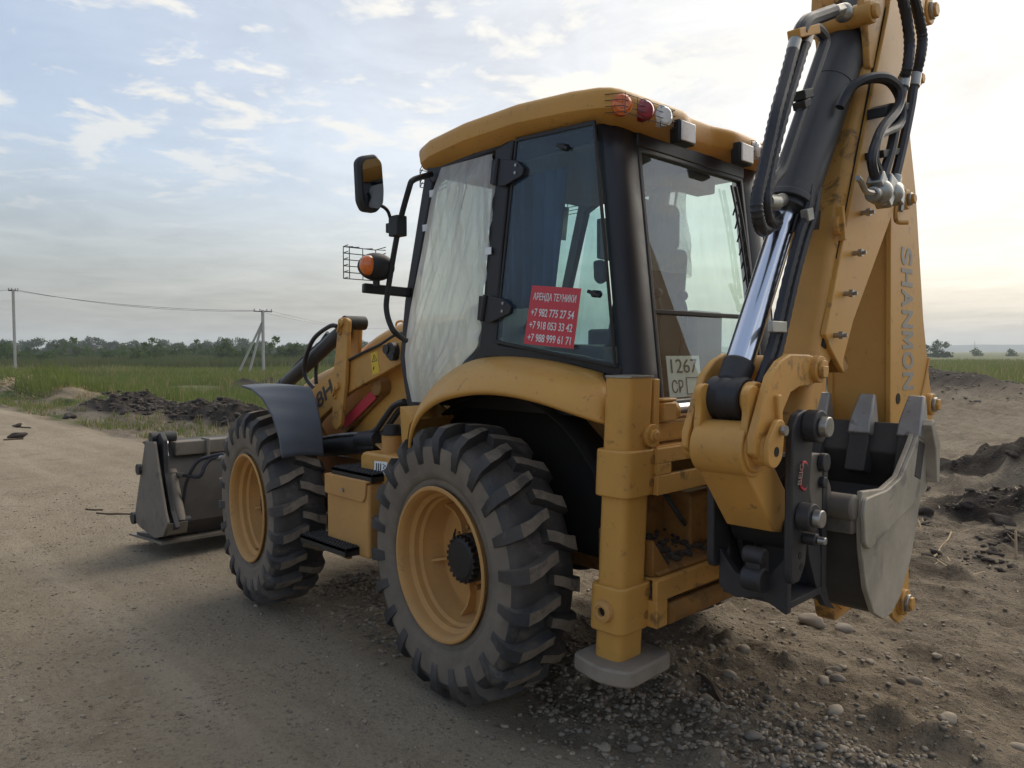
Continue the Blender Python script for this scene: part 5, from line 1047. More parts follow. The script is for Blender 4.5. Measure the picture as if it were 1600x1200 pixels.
for c_, r in (([(0.849,1.455)][0], .058), ([(0.893,1.139)][0], .050), ([(0.865,1.057)][0], .022)):
    obj('coupler_pin', [cyl((-1.735, c_[0], c_[1]), (-1.785, c_[0], c_[1]), r, n=24)], 'dark_steel', q_, bevel=.005)
    obj('pin_end', [cyl((-1.785, c_[0], c_[1]), (-1.815, c_[0], c_[1]), r * .62, n=18)], 'zinc', q_, bevel=.004)
for c_ in ([(0.893,0.998)][0], [(0.882,0.955)][0], [(0.87,1.479)][0]): obj('coupler_hole', [cyl((-1.7365, c_[0], c_[1]), (-1.72, c_[0], c_[1]), .014, n=12)], 'under_black', q_)
bd = [(0.895,1.335),(0.864,1.331),(0.854,1.312),(0.856,1.239),(0.871,1.225),(0.901,1.236),(0.906,1.25)]
bdg = obj('badge', [prism(round2(bd, .008), 'X', -1.742, -1.735)], 'red_print', q_, bevel=.002)
cb_ = Vector(((min(p[0] for p in bd) + max(p[0] for p in bd)) / 2, (min(p[1] for p in bd) + max(p[1] for p in bd)) / 2))
obj('badge', [prism(round2([tuple(cb_ + (Vector(p) - cb_) * .84) for p in bd], .008), 'X', -1.7435, -1.742)], 'plastic_black', q_)
l0 = Vector((-1.744,0.913,1.254)); l1 = Vector((-1.744,0.895,1.326))
dz = l1 - l0; lettering('BEIG', l0 + Vector((0, -.002, 0)), dz, Vector((0, 1, 0)).cross(Vector((0, 0, 1))).cross(Vector((1, 0, 0))) if False else Vector((0, 1, .05)), dz.length, .03, 'pad_steel', q_, .001)
obj('hose', [tube([(-1.62,0.89,1.341), (-1.64,0.831,1.332), (-1.66,0.775,1.31), (-1.66,0.759,1.284), (-1.62,0.741,1.249), (-1.56,0.68,1.215)], .018, 8)], 'rubber_hose', L)

# ---------------- digging bucket
BN, BF = -1.80, -1.30
sidep = [(-0.094,1.415),(-0.191,1.317),(-0.184,1.175),(-0.127,1.04),(-0.037,0.83),(0.077,0.688),(0.177,0.635),(0.275,0.633),(0.372,0.682),(0.455,0.798),(0.507,0.958),(0.526,1.109),(0.512,1.185),(0.304,1.169),(0.152,1.203),(0.024,1.308)]
bk = empty('digging_bucket', (0, 0, 0), L)
obj('bucket_side', [prism(sidep, 'X', BN, BN + .022), prism(sidep, 'X', BF - .022, BF)], 'bucket_worn', bk, bevel=.004, smooth=50)
sh_ = [(-0.192,1.312),(-0.184,1.175),(-0.127,1.04),(-0.037,0.83),(0.077,0.688),(0.177,0.643),(0.276,0.646),(0.359,0.687),(0.436,0.794),(0.488,0.954),(0.508,1.106),(0.493,1.173)]
ins = []
cs = sum((Vector(p) for p in sh_), Vector((0, 0))) / len(sh_)
for p in sh_: ins.append(tuple(Vector(p) + (cs - Vector(p)).normalized() * .018))
obj('bucket_shell', [prism([tuple(Vector(p) + (cs - Vector(p)).normalized() * .004) for p in sh_] + list(reversed(ins)), 'X', BN + .022, BF - .022)], 'bucket_dark', bk, smooth=60)
wear = [(0.517,1.161),(0.304,1.166),(0.152,1.2),(0.024,1.303),(-0.094,1.415),(-0.191,1.317),(-0.164,1.107),(0.476,0.957),(0.52,0.985),(0.539,1.111)]
obj('wear_plate', [prism(round2(wear, .02), 'X', BN - .018, BN)], 'bucket_worn', bk, bevel=.004, smooth=50)
obj('side_cutter', [prism([(-0.095,1.424),(-0.185,1.313),(-0.188,1.142),(-0.155,1.146),(-0.128,1.295),(-0.064,1.401)], 'X', -1.86, -1.80)], 'bucket_worn', bk, bevel=.004)
# lip, adapters and teeth
lip0 = Vector((0, -.115, 1.375)); 
obj('bucket_lip', [prism(round2([(-.05, 1.27), (-.10, 1.40), (-.135, 1.395), (-.165, 1.30), (-.16, 1.10), (-.14, 1.10)], .01), 'X', BN + .022, BF - .022)], 'bucket_dark', bk, bevel=.004)
for xt in (-1.775, -1.565, -1.36):
    T = Matrix.Translation((xt, -.085, 1.335)) @ Matrix.Rotation(R(17), 4, 'X')
    ad = [(-.045, -.17), (-.045, -.02), (-.03, .06), (.03, .06), (.045, -.02), (.045, -.17)]
    v, f = prism([(p[0], p[1]) for p in ad], 'Y', -.04, .045)
    obj('tooth_adapter', [xf((v, f), T)], 'bucket_dark', bk, bevel=.006)
    tv = [(-.050, -.055, -.02), (.050, -.055, -.02), (.050, .055, -.02), (-.050, .055, -.02), (-.034, -.012, .175), (.034, -.012, .175), (.034, .012, .175), (-.034, .012, .175),
          (-.047, -.050, .05), (.047, -.050, .05), (.047, .050, .05), (-.047, .050, .05)]
    tf = [(0, 1, 2, 3), (7, 6, 5, 4), (0, 8, 9, 1), (1, 9, 10, 2), (2, 10, 11, 3), (3, 11, 8, 0), (8, 4, 5, 9), (9, 5, 6, 10), (10, 6, 7, 11), (11, 7, 4, 8)]
    obj('bucket_tooth', [xf((tv, tf), T @ Matrix.Translation((0, 0, .02)))], 'tooth_steel', bk, bevel=.008)
# hinge ears and the cross tube on the bucket's back
er = [(0.747,1.325),(0.716,1.341),(0.65,1.335),(0.615,1.303),(0.595,1.239),(0.559,1.198),(0.55,1.122),(0.641,1.11),(0.73,1.147),(0.754,1.222)]
obj('bucket_ear', [prism(round2(er, .02), 'X', -1.70, -1.672)], 'loader_steel', bk, bevel=.005)
obj('bucket_ear', [prism(round2(er, .02), 'X', -1.43, -1.40)], 'bucket_worn', bk, bevel=.005)
q = [(0.659,1.302)][0]; obj('ear_bolt', [cyl((-1.70, q[0], q[1]), (-1.725, q[0], q[1] - .0), .035), cyl((-1.70, q[0] - .0, q[1] - .075), (-1.722, q[0], q[1] - .075), .022, n=10)], 'dark_steel', bk, bevel=.004)
obj('cross_tube', [cyl((-1.79, .545, 1.125), (-1.40, .545, 1.125), .05), box(-1.78, -1.32, .47, .55, 1.02, 1.10)], 'loader_steel', bk, bevel=.01)
bkp = [(0.759,1.081),(0.729,1.123),(0.66,1.04),(0.638,0.914),(0.557,0.748),(0.496,0.703),(0.591,0.736),(0.68,0.837),(0.744,0.959)]
obj('back_rib', [prism(round2(bkp, .02), 'X', -1.70, -1.675), prism(round2(bkp, .02), 'X', -1.43, -1.405)], 'dark_steel', bk, bevel=.005)

# ================================================================== THE LAND ROUND IT
def np_mesh(name, V, F, mats, mi=None, smooth=False):
    V = np.asarray(V, np.float32); F = np.asarray(F, np.int32); k = F.shape[1]
    me = bpy.data.meshes.new(name); me.vertices.add(len(V)); me.vertices.foreach_set('co', V.ravel())
    me.loops.add(F.size); me.loops.foreach_set('vertex_index', F.ravel()); me.polygons.add(len(F))
    me.polygons.foreach_set('loop_start', np.arange(0, F.size, k, dtype=np.int32))
    for m in mats: me.materials.append(MATS[m])
    if mi is not None: me.polygons.foreach_set('material_index', np.asarray(mi, np.int32))
    if smooth: me.polygons.foreach_set('use_smooth', np.ones(len(F), bool))
    me.update(calc_edges=True); return me
def link(name, me, loc=(0, 0, 0), rz=0, sc=(1, 1, 1), parent=None):
    o = bpy.data.objects.new(name, me); COL.objects.link(o); o.location = loc; o.rotation_euler = (0, 0, rz); o.scale = sc; o.parent = parent; return o
# the visible wedge of country, measured from the viewpoint's side of the road
EYE = np.array([-2.94, 3.5])
def ray_pt(deg, dist): return EYE[0] + dist * math.cos(R(deg)), EYE[1] + dist * math.sin(R(deg))

# ---- grass, reeds: blades of real width, thinning with distance
def blades(name, X, Y, H, Wd, m, label, lean=0.35, mats=None, mi=None):
    n = len(X); Z = terrain(X, Y)[0] - 0.03; a = RNG.random(n) * 2 * math.pi; b = RNG.random(n) * 2 * math.pi; l = RNG.random(n) * lean * H
    dx, dy = np.cos(a) * Wd / 2, np.sin(a) * Wd / 2; lx, ly = np.cos(b) * l, np.sin(b) * l
    V = np.stack([np.stack([X - dx, Y - dy, Z], -1), np.stack([X + dx, Y + dy, Z], -1),
                  np.stack([X + dx * .7 + lx * .35, Y + dy * .7 + ly * .35, Z + H * .6], -1), np.stack([X - dx * .7 + lx * .35, Y - dy * .7 + ly * .35, Z + H * .6], -1),
                  np.stack([X + lx, Y + ly, Z + H], -1)], 1).reshape(-1, 3)
    k = np.arange(n)[:, None] * 5
    F = np.concatenate([k + [[0, 1, 2]], k + [[0, 2, 3]], k + [[3, 2, 4]]], 0)
    o = link(name, np_mesh(name, V, F, mats or [m], None if mi is None else np.concatenate([mi, mi, mi])))
    return tag(o, label, None, None, 'stuff')
def scatter(n, d0, d1, a0, a1, p=1.0):
    a = R(a0) + (R(a1) - R(a0)) * RNG.random(n); d = d0 + (d1 - d0) * RNG.random(n) ** p
    return EYE[0] + d * np.cos(a), EYE[1] + d * np.sin(a)
# left-hand field
X, Y = scatter(90000, 24, 120, -40, -4, 0.9)
h, Dm, dk, gr, gv, hay = terrain(X, Y)
keep = (Y < -5.2 - 0.06 * np.maximum(X - 20, 0)) & (dk < 0.3) & (fbm(X * .12, Y * .12, 3, 5) > -0.45) & (hay < .5); X, Y = X[keep], Y[keep]
cl = fbm(X * .1, Y * .1, 3, 8); dist = np.hypot(X - EYE[0], Y - EYE[1])
H = (0.42 + 0.45 * RNG.random(len(X)) + 0.45 * np.clip(cl, -.5, 1)) * (0.75 + 0.25 * sst(dist, 30, 60)); Wd = 0.018 + dist * 0.0006
blades('grass', X, Y, H, Wd, 'grass_blade', 'tall green grass filling the field beyond the ditch', mats=['grass_blade', 'grass_dry'], mi=(RNG.random(len(X)) < 0.10 + 0.25 * (cl > .3)).astype(int))
# verge between the road and the ditch
X, Y = scatter(42000, 11, 42, -31, -9); keep = (Y < -2.1) & (Y > -5.5 - .05 * X) & (fbm(X * .35, Y * .8, 3, 15) > -.12); X, Y = X[keep], Y[keep]
d_ = terrain(X, Y); keep = (d_[2] < .25); X, Y = X[keep], Y[keep]
blades('verge_grass', X, Y, .05 + .17 * RNG.random(len(X)) ** 1.6, .012 + .0006 * X, 'grass_blade', 'short patchy grass on the verge by the road', mats=['grass_blade', 'grass_dry'], mi=(RNG.random(len(X)) < .3 + .6 * (terrain(X, Y)[5] > .3)).astype(int))
# field on the right, behind the gravel heap
X, Y = scatter(60000, 24, 200, -100, -56, 0.8)
keep = (Y < -24.5 - 2 * vnoise(X * .2, Y * .2, 3)) & (terrain(X, Y)[2] < .2); X, Y = X[keep], Y[keep]; dist = np.hypot(X - EYE[0], Y - EYE[1])
blades('field_grass', X, Y, (.55 + .5 * RNG.random(len(X))) * (1 + .3 * fbm(X * .1, Y * .1, 2, 4)), .02 + dist * .0006, 'grass_blade', 'tall grass field behind the gravel heap on the right', mats=['grass_blade', 'grass_dry'], mi=(RNG.random(len(X)) < .22).astype(int))
# reed belts
X, Y = scatter(26000, 105, 190, -42, -2); H = 1.1 + .8 * RNG.random(len(X)) + .6 * fbm(X * .04, Y * .04, 3, 6)
blades('reeds', X, Y, H, .10 + .05 * RNG.random(len(X)), 'reed_blade', 'brownish green reed belt at the far edge of the field', lean=.15)
X, Y = scatter(700, 31, 37, -15.0, -11.5); keep = Y < -3.5; X, Y = X[keep], Y[keep]
blades('sedge', X, Y, .5 + .45 * RNG.random(len(X)), .03 + 0 * X, 'grass_blade', 'dark green clump of sedge by the dry hay heap', lean=.6)

# ---- trees: each a trunk with limbs and a crown of many small leaf clumps
def leaf_cloud(blobs, n, size, seed):
    r = np.random.default_rng(seed); c = np.array([b[:3] for b in blobs]); rad = np.array([b[3] for b in blobs]); k = r.choice(len(blobs), n, p=rad ** 2 / (rad ** 2).sum())
    d = r.normal(size=(n, 3)); d /= np.linalg.norm(d, axis=1)[:, None]; rr = rad[k] * (0.55 + 0.5 * r.random(n))
    P = c[k] + d * rr[:, None] * np.array([1, 1, .85]); s = size * (.5 + r.random(n))
    u = r.normal(size=(n, 3)); u -= d * (u * d).sum(1)[:, None] * .6; u /= np.linalg.norm(u, axis=1)[:, None]; v = np.cross(u, d + .4 * r.normal(size=(n, 3))); v /= np.linalg.norm(v, axis=1)[:, None] + 1e-9
    V = np.stack([P - u * s[:, None], P + v * s[:, None] * .6, P + u * s[:, None], P - v * s[:, None] * .6], 1).reshape(-1, 3)
    return V, (np.arange(n)[:, None] * 4 + np.arange(4)[None])
def tree_kind(seed, hgt, wid, low, n, size, leaf):
    r = random.Random(seed); blobs = []
    for i in range(r.randint(7, 11)):
        z = hgt * (low + (.92 - low) * r.random()); q = wid * .5 * (1 - .55 * abs((z / hgt - .5 * (1 + low)) / (.5 * (1 - low)))) * r.random() ** .5; a = r.random() * 6.28
        blobs.append((q * math.cos(a), q * math.sin(a), z, wid * (.13 + .13 * r.random())))
    for i in range(5):
        a = i * 1.26 + r.random(); blobs.append((wid * .28 * math.cos(a), wid * .28 * math.sin(a), hgt * .16, wid * .2))
    V, F = leaf_cloud(blobs, int(n * 1.3), size, seed); crown = np_mesh('crown', V, F, [leaf])
    g = [tube([(0, 0, -.3), (.02 * hgt, 0, hgt * .3), (0, .02 * hgt, hgt * .62)], .022 * hgt, 6, 3)]
    for b in blobs[:5]: g.append(tube([(0, 0, hgt * low * .8), (b[0] * .5, b[1] * .5, (hgt * low + b[2]) * .5), b[:3]], .008 * hgt, 5, 3))
    return crown, mesh_of('trunk', g, ['bark'])
KINDS = [tree_kind(11, 7.5, 9, .08, 900, .38, 'leaf_tree'), tree_kind(12, 8.2, 9, .08, 950, .40, 'leaf_tree'), tree_kind(13, 6.5, 10, .06, 900, .38, 'leaf_tree'), tree_kind(14, 7.0, 8, .08, 800, .36, 'leaf_tree')]
SHRUBS = [tree_kind(21, 2.6, 3.6, .05, 420, .20, 'leaf_shrub'), tree_kind(22, 3.1, 3.0, .05, 420, .20, 'leaf_shrub'), tree_kind(23, 2.2, 4.0, .04, 420, .20, 'leaf_shrub')]
def plant(name, kind, x, y, s, rz, label, cat, group, sz=1.0):
    e = empty(name, (x, y, gz(x, y))); e.rotation_euler = (0, 0, rz); e.scale = (s, s, s * sz); tag(e, label, cat, group)
    link('crown', kind[0], parent=e); link('trunk', kind[1], parent=e); return e
rt_ = random.Random(5)
for i in range(150):
    a = -3 - 40 * (i + rt_.random() * .9) / 150; d = 360 + 140 * rt_.random(); x, y = ray_pt(a, d)
    plant('tree', KINDS[rt_.randrange(4)], x, y, .70 + .42 * rt_.random() ** 2, rt_.random() * 6, 'dark green tree in the far wood behind the reeds on the left', 'tree', 'trees of the far wood')
for i in range(120):
    a = -7 - 34 * (i + rt_.random()) / 120; d = 140 + 110 * rt_.random(); x, y = ray_pt(a, d)
    plant('shrub', SHRUBS[rt_.randrange(3)], x, y, .9 + .9 * rt_.random() ** 1.5, rt_.random() * 6, 'green shrub rising out of the reeds in front of the far wood', 'shrub', 'shrubs in the reed belt')
x, y = ray_pt(-73.6, 330); plant('tree', KINDS[2], x, y, .86, .4, 'lone dark tree on the flat horizon at the right beside the boom', 'tree', None)
x, y = ray_pt(-72.9, 345); plant('tree', KINDS[0], x, y, .66, 2, 'smaller tree touching the lone dark tree on the right horizon', 'tree', None)
for i, a in enumerate((-75.6, -70.8, -77.4)):
    x, y = ray_pt(a, 420); plant('shrub', SHRUBS[i % 3], x, y, 1.5, i, 'low distant bush on the right-hand horizon', 'shrub', 'bushes on the right-hand horizon')
x, y = ray_pt(-12.8, 31.5); 

# ---- power line
def ppole(name, x, y, h, label, arm_w, brace=None):
    e = empty(name, (x, y, gz(x, y))); tag(e, label, 'utility pole')
    obj('post', [beam((0, 0, -.4), (0, 0, h), .26, .24, (0, 1, 0))], 'concrete', e, bevel=.02)
    ca = Vector((math.cos(R(-100)), math.sin(R(-100)), 0)) 
    obj('cross_arm', [beam(-ca * arm_w, ca * arm_w, .09, .09)], 'dark_steel', e).location = (0, 0, h - .15)
    for q in (-.9, -.3, .45, .95):
        o = obj('insulator', [cyl((0, 0, 0), (0, 0, .10), .035, n=8), cyl((0, 0, .10), (0, 0, .22), .07, .05, n=10)], 'interior_grey', e); p = ca * (arm_w * q); o.location = (p.x, p.y, h - .10)
    return e
p1 = ray_pt(-11.55, 98); e1 = ppole('utility_pole', p1[0], p1[1], 9.1, 'single grey concrete power pole standing alone at the far left', .45)
p2 = ray_pt(-26.5, 84); e2 = ppole('utility_pole', p2[0], p2[1], 6.75, 'braced grey power pole with two leaning struts and a cross-arm', .95)
for dx_ in (2.6, 1.5):
    v = Vector((math.cos(R(-26.5 + 90)), math.sin(R(-26.5 + 90)), 0)) * dx_
    obj('strut', [beam(tuple(v * .95 + Vector((.3 * dx_, 0, -.5))), (0, 0, 5.6), .22, .20)], 'concrete', e2, bevel=.02)
T1, T2 = Vector((p1[0], p1[1], gz(*p1) + 9.05)), Vector((p2[0], p2[1], gz(*p2) + 6.7))
def wire(a, b, sag, label, r=.018):
    pts = [a.lerp(b, q / 16) - Vector((0, 0, sag * 4 * (q / 16) * (1 - q / 16))) for q in range(17)]
    return tag(obj('power_line', [tube(pts, r, 5, smooth=False)], 'plastic_black'), label, 'power line', 'wires of the power line')
ca = Vector((math.cos(R(-100)), math.sin(R(-100)), 0))
p0 = ray_pt(-2.5, 130); T0 = Vector((p0[0], p0[1], 9.6)); p3 = ray_pt(-36, 150); T3 = Vector((p3[0], p3[1], 6.2))
for q, sg in ((-.4, .55), (.4, .75)):
    wire(T1 + ca * q, T2 + ca * q * 2, sg, 'thin wire sagging between the single pole and the braced pole')
    wire(T2 + ca * q * 2, T3 + ca * q * 2, .9, 'thin wire running on from the braced pole behind the loader', .012)
wire(T0, T1, .5, 'thin wire leaving the single pole to the left')
# faint poles far off to the right
for i, (a, d, h) in enumerate(((-72.0, 330, 6.5), (-75.4, 520, 8))):
    x, y = ray_pt(a, d); o = obj('utility_pole', [cyl((x, y, gz(x, y)), (x, y, gz(x, y) + h), .12, n=6)], 'concrete'); tag(o, ['thin far pole beside the lone tree on the right horizon', 'fainter far pole on the horizon right of the lone tree'][i], 'utility pole')

# ---- stake, sticks, hay
p = (-1.322,-4.083,-0.05); zz = gz(p[0], p[1])
st_ = obj('survey_stake', [beam((p[0], p[1], zz - .05), (p[0] + .01, p[1], zz + .225), .022, .016)], 'stake_wood', bevel=.002); tag(st_, 'thin pale wooden stake standing upright in the churned soil at the right', 'stake')
def stick(p0, p1, r, label, m='dead_wood', bend=.02):
    a, b = Vector(p0), Vector(p1); q = [a.lerp(b, k / 4) + Vector((random.uniform(-bend, bend), random.uniform(-bend, bend), 0)) for k in range(5)]
    q = [Vector((v.x, v.y, gz(v.x, v.y) + r * .8)) for v in q]
    return tag(obj('stick', [tube(q, r, 6, 3)], m), label, 'stick')
stick((-0.734,-0.065,-0.05), (-1.005,0.125,-0.05), .016, 'dark rotten stick lying behind the stabiliser foot', bend=.01)
stick((6.317,0.877,-0.05), (5.909,0.556,-0.05), .009, 'thin dark stick on the road left of the front bucket')
stick((6.633,0.899,-0.05), (6.457,0.77,-0.05), .010, 'short piece of bark on the road beside a thin stick')
stick((15.179,0.036,-0.05), (15.164,-0.304,-0.05), .02, 'flat dark scrap of turf lying on the road at the left edge')
stick((18.241,-0.8,-0.05), (17.634,-0.982,-0.05), .016, 'small dark twig on the road near the verge')
stick((-0.816,-3.683,-0.05), (-0.69,-4.526,-0.05), .008, 'bleached reed stalk left of the wooden stake', 'straw')
stick((0.193,-5.28,-0.05), (0.401,-6.224,-0.05), .008, 'bleached reed stalk right beside the digging bucket', 'straw')
# straw litter over the torn ground and the dry heap
n = 2600; X = np.concatenate([-3 + 7 * RNG.random(1500), 28 + 11 * RNG.random(1100)]); Y = np.concatenate([-2.5 - 9 * RNG.random(1500) ** .8, -3.4 - 2.8 * RNG.random(1100)])
Z = terrain(X, Y)[0]; a = RNG.random(n) * 6.28; ln_ = .03 + .10 * RNG.random(n); wd_ = .002 + .003 * RNG.random(n); far_ = X > 20; ln_ = np.where(far_, .3, ln_); wd_ = np.where(far_, .016, wd_)
dx, dy = np.cos(a) * ln_, np.sin(a) * ln_; ex, ey = -np.sin(a) * wd_, np.cos(a) * wd_; up_ = (RNG.random(n) - .2) * .5 * ln_
V = np.stack([np.stack([X - ex, Y - ey, Z + .008], -1), np.stack([X + ex, Y + ey, Z + .008], -1), np.stack([X + dx + ex, Y + dy + ey, Z + .012 + np.abs(up_)], -1), np.stack([X + dx - ex, Y + dy - ey, Z + .012 + np.abs(up_)], -1)], 1).reshape(-1, 3)
tag(link('straw_litter', np_mesh('straw_litter', V, np.arange(n * 4).reshape(n, 4), ['straw'])), 'bits of dry straw strewn over the churned soil', None, None, 'stuff')

# ---- stones and clods
def pebble(seed, sub=2, rough=.25):
    bm = bmesh.new(); bmesh.ops.create_icosphere(bm, subdivisions=sub, radius=1.0); r = np.random.default_rng(seed); ph = r.random(6) * 6
    for v in bm.verts:
        c = v.co; k = 1 + rough * (.5 * math.sin(2.1 * c.x + ph[0]) * math.cos(1.7 * c.y + ph[1]) + .35 * math.sin(3.3 * c.z + ph[2] + 2 * c.x) + .25 * math.sin(4.7 * c.y + ph[3]))
        v.co = Vector((c.x * 1.15, c.y * .85, c.z * .58)) * k
    V = np.array([v.co[:] for v in bm.verts]); F = np.array([[v.index for v in f.verts] for f in bm.faces]); bm.free(); return V, F
def pebbles(name, X, Y, S, label, sub=1, var=6, sink=.32, mats=('stone_0', 'stone_1', 'stone_2', 'stone_3'), rough=.45):
    Vs, Fs, Ms, k = [], [], [], 0; Z = terrain(X, Y)[0]; protos = [pebble(900 + i, sub, rough) for i in range(var)]
    for i in range(len(X)):
        V, F = protos[i % var]; a = RNG.random() * 6.28; c, s = math.cos(a), math.sin(a); sc = S[i] * (.8 + .4 * RNG.random(3)); V = V * sc
        Vs.append(np.stack([V[:, 0] * c - V[:, 1] * s + X[i], V[:, 0] * s + V[:, 1] * c + Y[i], V[:, 2] + Z[i] + S[i] * (.58 - sink)], -1)); Fs.append(F + k); k += len(V); Ms.append(np.full(len(F), RNG.integers(len(mats))))
    o = link(name, np_mesh(name, np.concatenate(Vs), np.concatenate(Fs), list(mats), np.concatenate(Ms), True)); return tag(o, label, None, None, 'stuff')
# gravel ridge by the rear wheel and under the machine
n = 5200; X = -1.9 + 4.2 * RNG.random(n); Y = .42 - .1 * np.maximum(X, 0) + .30 * RNG.normal(size=n); keep = (Y < 1.35) & ~((np.abs(X - .02) < .34) & (Y > .68)); X, Y = X[keep], Y[keep]
pebbles('gravel', X, Y, .006 + .014 * RNG.random(len(X)) ** 2.2, 'loose grey gravel thrown up beside and under the wheels')
n = 1300; X = -2.1 + 2.4 * RNG.random(n); Y = .1 + .55 * RNG.normal(size=n) - .25 * (X + 1); keep = (Y > -2.4) & (Y < 1.2); X, Y = X[keep], Y[keep]
pebbles('gravel', X, Y, .005 + .011 * RNG.random(len(X)) ** 2.5, 'rounded grey pebbles strewn behind the machine')
n = 9000; X = -1.5 + 10 * RNG.random(n) ** 1.3; Y = road_edge(X) + .2 + 4.2 * RNG.random(n); keep = (np.hypot(X - EYE[0], Y - EYE[1]) > 1.6); X, Y = X[keep], Y[keep]
pebbles('road_grit', X, Y, .003 + .010 * RNG.random(len(X)) ** 3.5, 'small stones bedded in the dusty road', sink=.42)
n = 2200; X = -2.6 + 6 * RNG.random(n); Y = -.9 - 6 * RNG.random(n) ** 1.2
pebbles('rubble', X, Y, .006 + .015 * RNG.random(len(X)) ** 3, 'stones and crumbs of soil over the churned ground', sink=.38, mats=('stone_0', 'stone_3', 'soil_light', 'soil_light'), rough=.5)
n = 1800; X = -2.6 + 3.6 * RNG.random(n); Y = -3.6 - 6.5 * RNG.random(n); keep = fbm(X * .8, Y * .8, 3, 33) > -.05; X, Y = X[keep], Y[keep]
pebbles('dark_crumbs', X, Y, .010 + .045 * RNG.random(len(X)) ** 3, 'dark lumps of dug soil at the right', sink=.35, mats=('soil_dark',), rough=.7)
n = 1600; X = 12.0 + 14 * RNG.random(n); Y = -4.4 + 1.2 * RNG.normal(size=n) * .7; keep = terrain(X, Y)[2] > .35; X, Y = X[keep], Y[keep]
pebbles('dark_crumbs', X, Y, .025 + .085 * RNG.random(len(X)) ** 2.5, 'dark crumbled soil along the ditch on the left', sink=.35, mats=('soil_dark',), rough=.7)
n = 1500; a = RNG.random(n) * 6.28; q = np.sqrt(RNG.random(n)); X = 7.5 + 6.2 * q * np.cos(a); Y = -22 + 4.8 * q * np.sin(a)
pebbles('heap_gravel', X, Y, .015 + .05 * RNG.random(n) ** 2.5, 'coarse grit on the gravel heap', sink=.35, mats=('stone_1', 'stone_3', 'soil_light'))
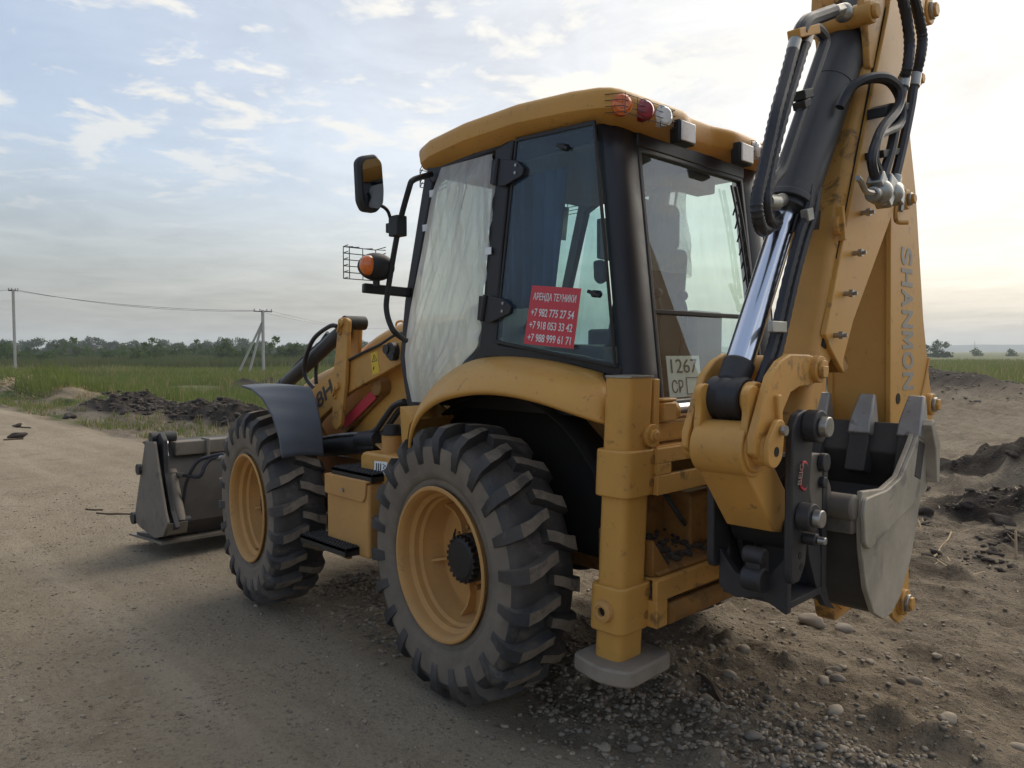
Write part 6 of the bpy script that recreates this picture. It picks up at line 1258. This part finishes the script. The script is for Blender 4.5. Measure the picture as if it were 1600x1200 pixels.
# the larger stones one can pick out, each on its own
SM = [np_mesh('stone', *pebble(700 + i, 3), ['stone_%d' % (i % 4)], None, True) for i in range(8)]
for i, (x, y, s_, lb_) in enumerate((
    ((-0.765,-1.383,-0.04)[0], (-0.765,-1.383,-0.04)[1], .075, 'largest smooth grey stone on the soil below the digging bucket'),
    ((-0.937,-1.49,-0.04)[0], (-0.937,-1.49,-0.04)[1], .060, 'half-buried stone just right of the largest stone below the bucket'),
    ((-0.715,-0.592,-0.04)[0], (-0.715,-0.592,-0.04)[1], .042, 'round stone in the wheel rut right of the stabiliser foot'),
    ((-1.201,-0.698,-0.04)[0], (-1.201,-0.698,-0.04)[1], .040, 'pale flat stone on the soil under the digging bucket'),
    ((-1.246,-0.465,-0.04)[0], (-1.246,-0.465,-0.04)[1], .036, 'blue-grey pebble below the pale flat stone'),
    ((-1.295,-0.515,-0.04)[0], (-1.295,-0.515,-0.04)[1], .032, 'tan pebble beside the blue-grey pebble'),
    ((-1.428,-0.162,-0.04)[0], (-1.428,-0.162,-0.04)[1], .046, 'long flat grey stone on the pebble patch behind the machine'),
    ((-1.57,-0.83,-0.04)[0], (-1.57,-0.83,-0.04)[1], .038, 'lone oval stone on the bare soil at the lower right'),
    ((-2.121,-0.464,-0.04)[0], (-2.121,-0.464,-0.04)[1], .040, 'grey stone cut by the lower right edge of the view'),
    ((-0.572,-0.474,-0.04)[0], (-0.572,-0.474,-0.04)[1], .032, 'dark pebble near the stabiliser foot'),
    ((-0.849,-0.196,-0.04)[0], (-0.849,-0.196,-0.04)[1], .034, 'brownish round pebble beyond the rotten stick'),
    ((-0.967,0.252,-0.04)[0], (-0.967,0.252,-0.04)[1], .036, 'smooth buff pebble beside the rotten stick'),
    ((0.13,1.475,-0.04)[0], (0.13,1.475,-0.04)[1], .016, 'small white stone alone on the road in front of the rear wheel'),
    ((-0.438,0.745,-0.04)[0], (-0.438,0.745,-0.04)[1], .020, 'pale pebble right under the rear tyre'),
    ((-0.832,0.851,-0.04)[0], (-0.832,0.851,-0.04)[1], .030, 'whitish round pebble in the group at the lower middle'),
    ((-0.943,0.778,-0.04)[0], (-0.943,0.778,-0.04)[1], .032, 'big grey pebble in the group at the lower middle'),
    ((-1.01,0.548,-0.04)[0], (-1.01,0.548,-0.04)[1], .030, 'buff oval pebble left of the pebble group'),
    ((-1.3,0.398,-0.04)[0], (-1.3,0.398,-0.04)[1], .032, 'smooth grey pebble near the bottom edge'),
    ((-1.835,-0.468,-0.04)[0], (-1.835,-0.468,-0.04)[1], .044, 'dark flat stone at the lower right'))):
    tag(link('stone', SM[i % 8], (x, y, gz(x, y) + s_ * .30), i * 1.3, (s_, s_ * (.9 + .1 * (i % 3)), s_)), lb_, 'stone')
for i in range(80):
    x = -2.0 + 1.7 * random.random(); y = -1.5 + 2.3 * random.random()
    if y > .9 or (abs(x + .95) < .2 and .6 < y < 1.1): continue
    s_ = .011 + .016 * random.random() ** 1.5; tag(link('stone', SM[random.randrange(8)], (x, y, gz(x, y) + s_ * .25), random.random() * 6, (s_, s_, s_)), 'rounded pebble in the scatter of pebbles behind the machine', 'stone', 'pebbles behind the machine')
CM = [np_mesh('soil_clod', *pebble(800 + i, 3, .75), ['soil_dark'], None, True) for i in range(5)]
for i in range(46):
    x = -2.6 + 3.6 * random.random(); y = -3.6 - 6.5 * random.random(); s_ = .035 + .075 * random.random() ** 1.8
    tag(link('soil_clod', CM[i % 5], (x, y, gz(x, y) + s_ * .2), random.random() * 6, (s_, s_, s_ * 1.2)), 'dark clod of dug earth on the churned ground at the right', 'clod', 'dark clods at the right')
for i, (u_, lb_) in enumerate((((20.116,-2.424,-0.05), 'single dark clod on the green verge at the left'), ((15.519,-0.277,-0.05), 'dark lump lying on the road at the far left'), ((18.04,-0.785,-0.05), 'small dark lump on the road behind the larger one'))):
    tag(link('soil_clod', CM[i], (u_[0], u_[1], gz(u_[0], u_[1]) + .05), i, (.20 - .06 * i, .15 - .045 * i, .17 - .05 * i)), lb_, 'clod')

# ---- the air: thin even haze
hz_ = obj('haze', [box(-700, 3600, -3600, 700, -12, 62)], 'plastic_black', smooth=0); tag(hz_, 'thin pale summer haze lying over the plain', None, None, 'stuff')
hm = bpy.data.materials.new('haze'); hm.use_nodes = True; t = NT(hm.node_tree); t.n.clear()
pv = t.new('ShaderNodeVolumePrincipled', Color=(0.86, 0.92, 1.0, 1), Density=HAZE_DENSITY); pv.inputs['Anisotropy'].default_value = 0.2
t.new('ShaderNodeOutputMaterial', Volume=pv.outputs[0]); hz_.data.materials.clear(); hz_.data.materials.append(hm)
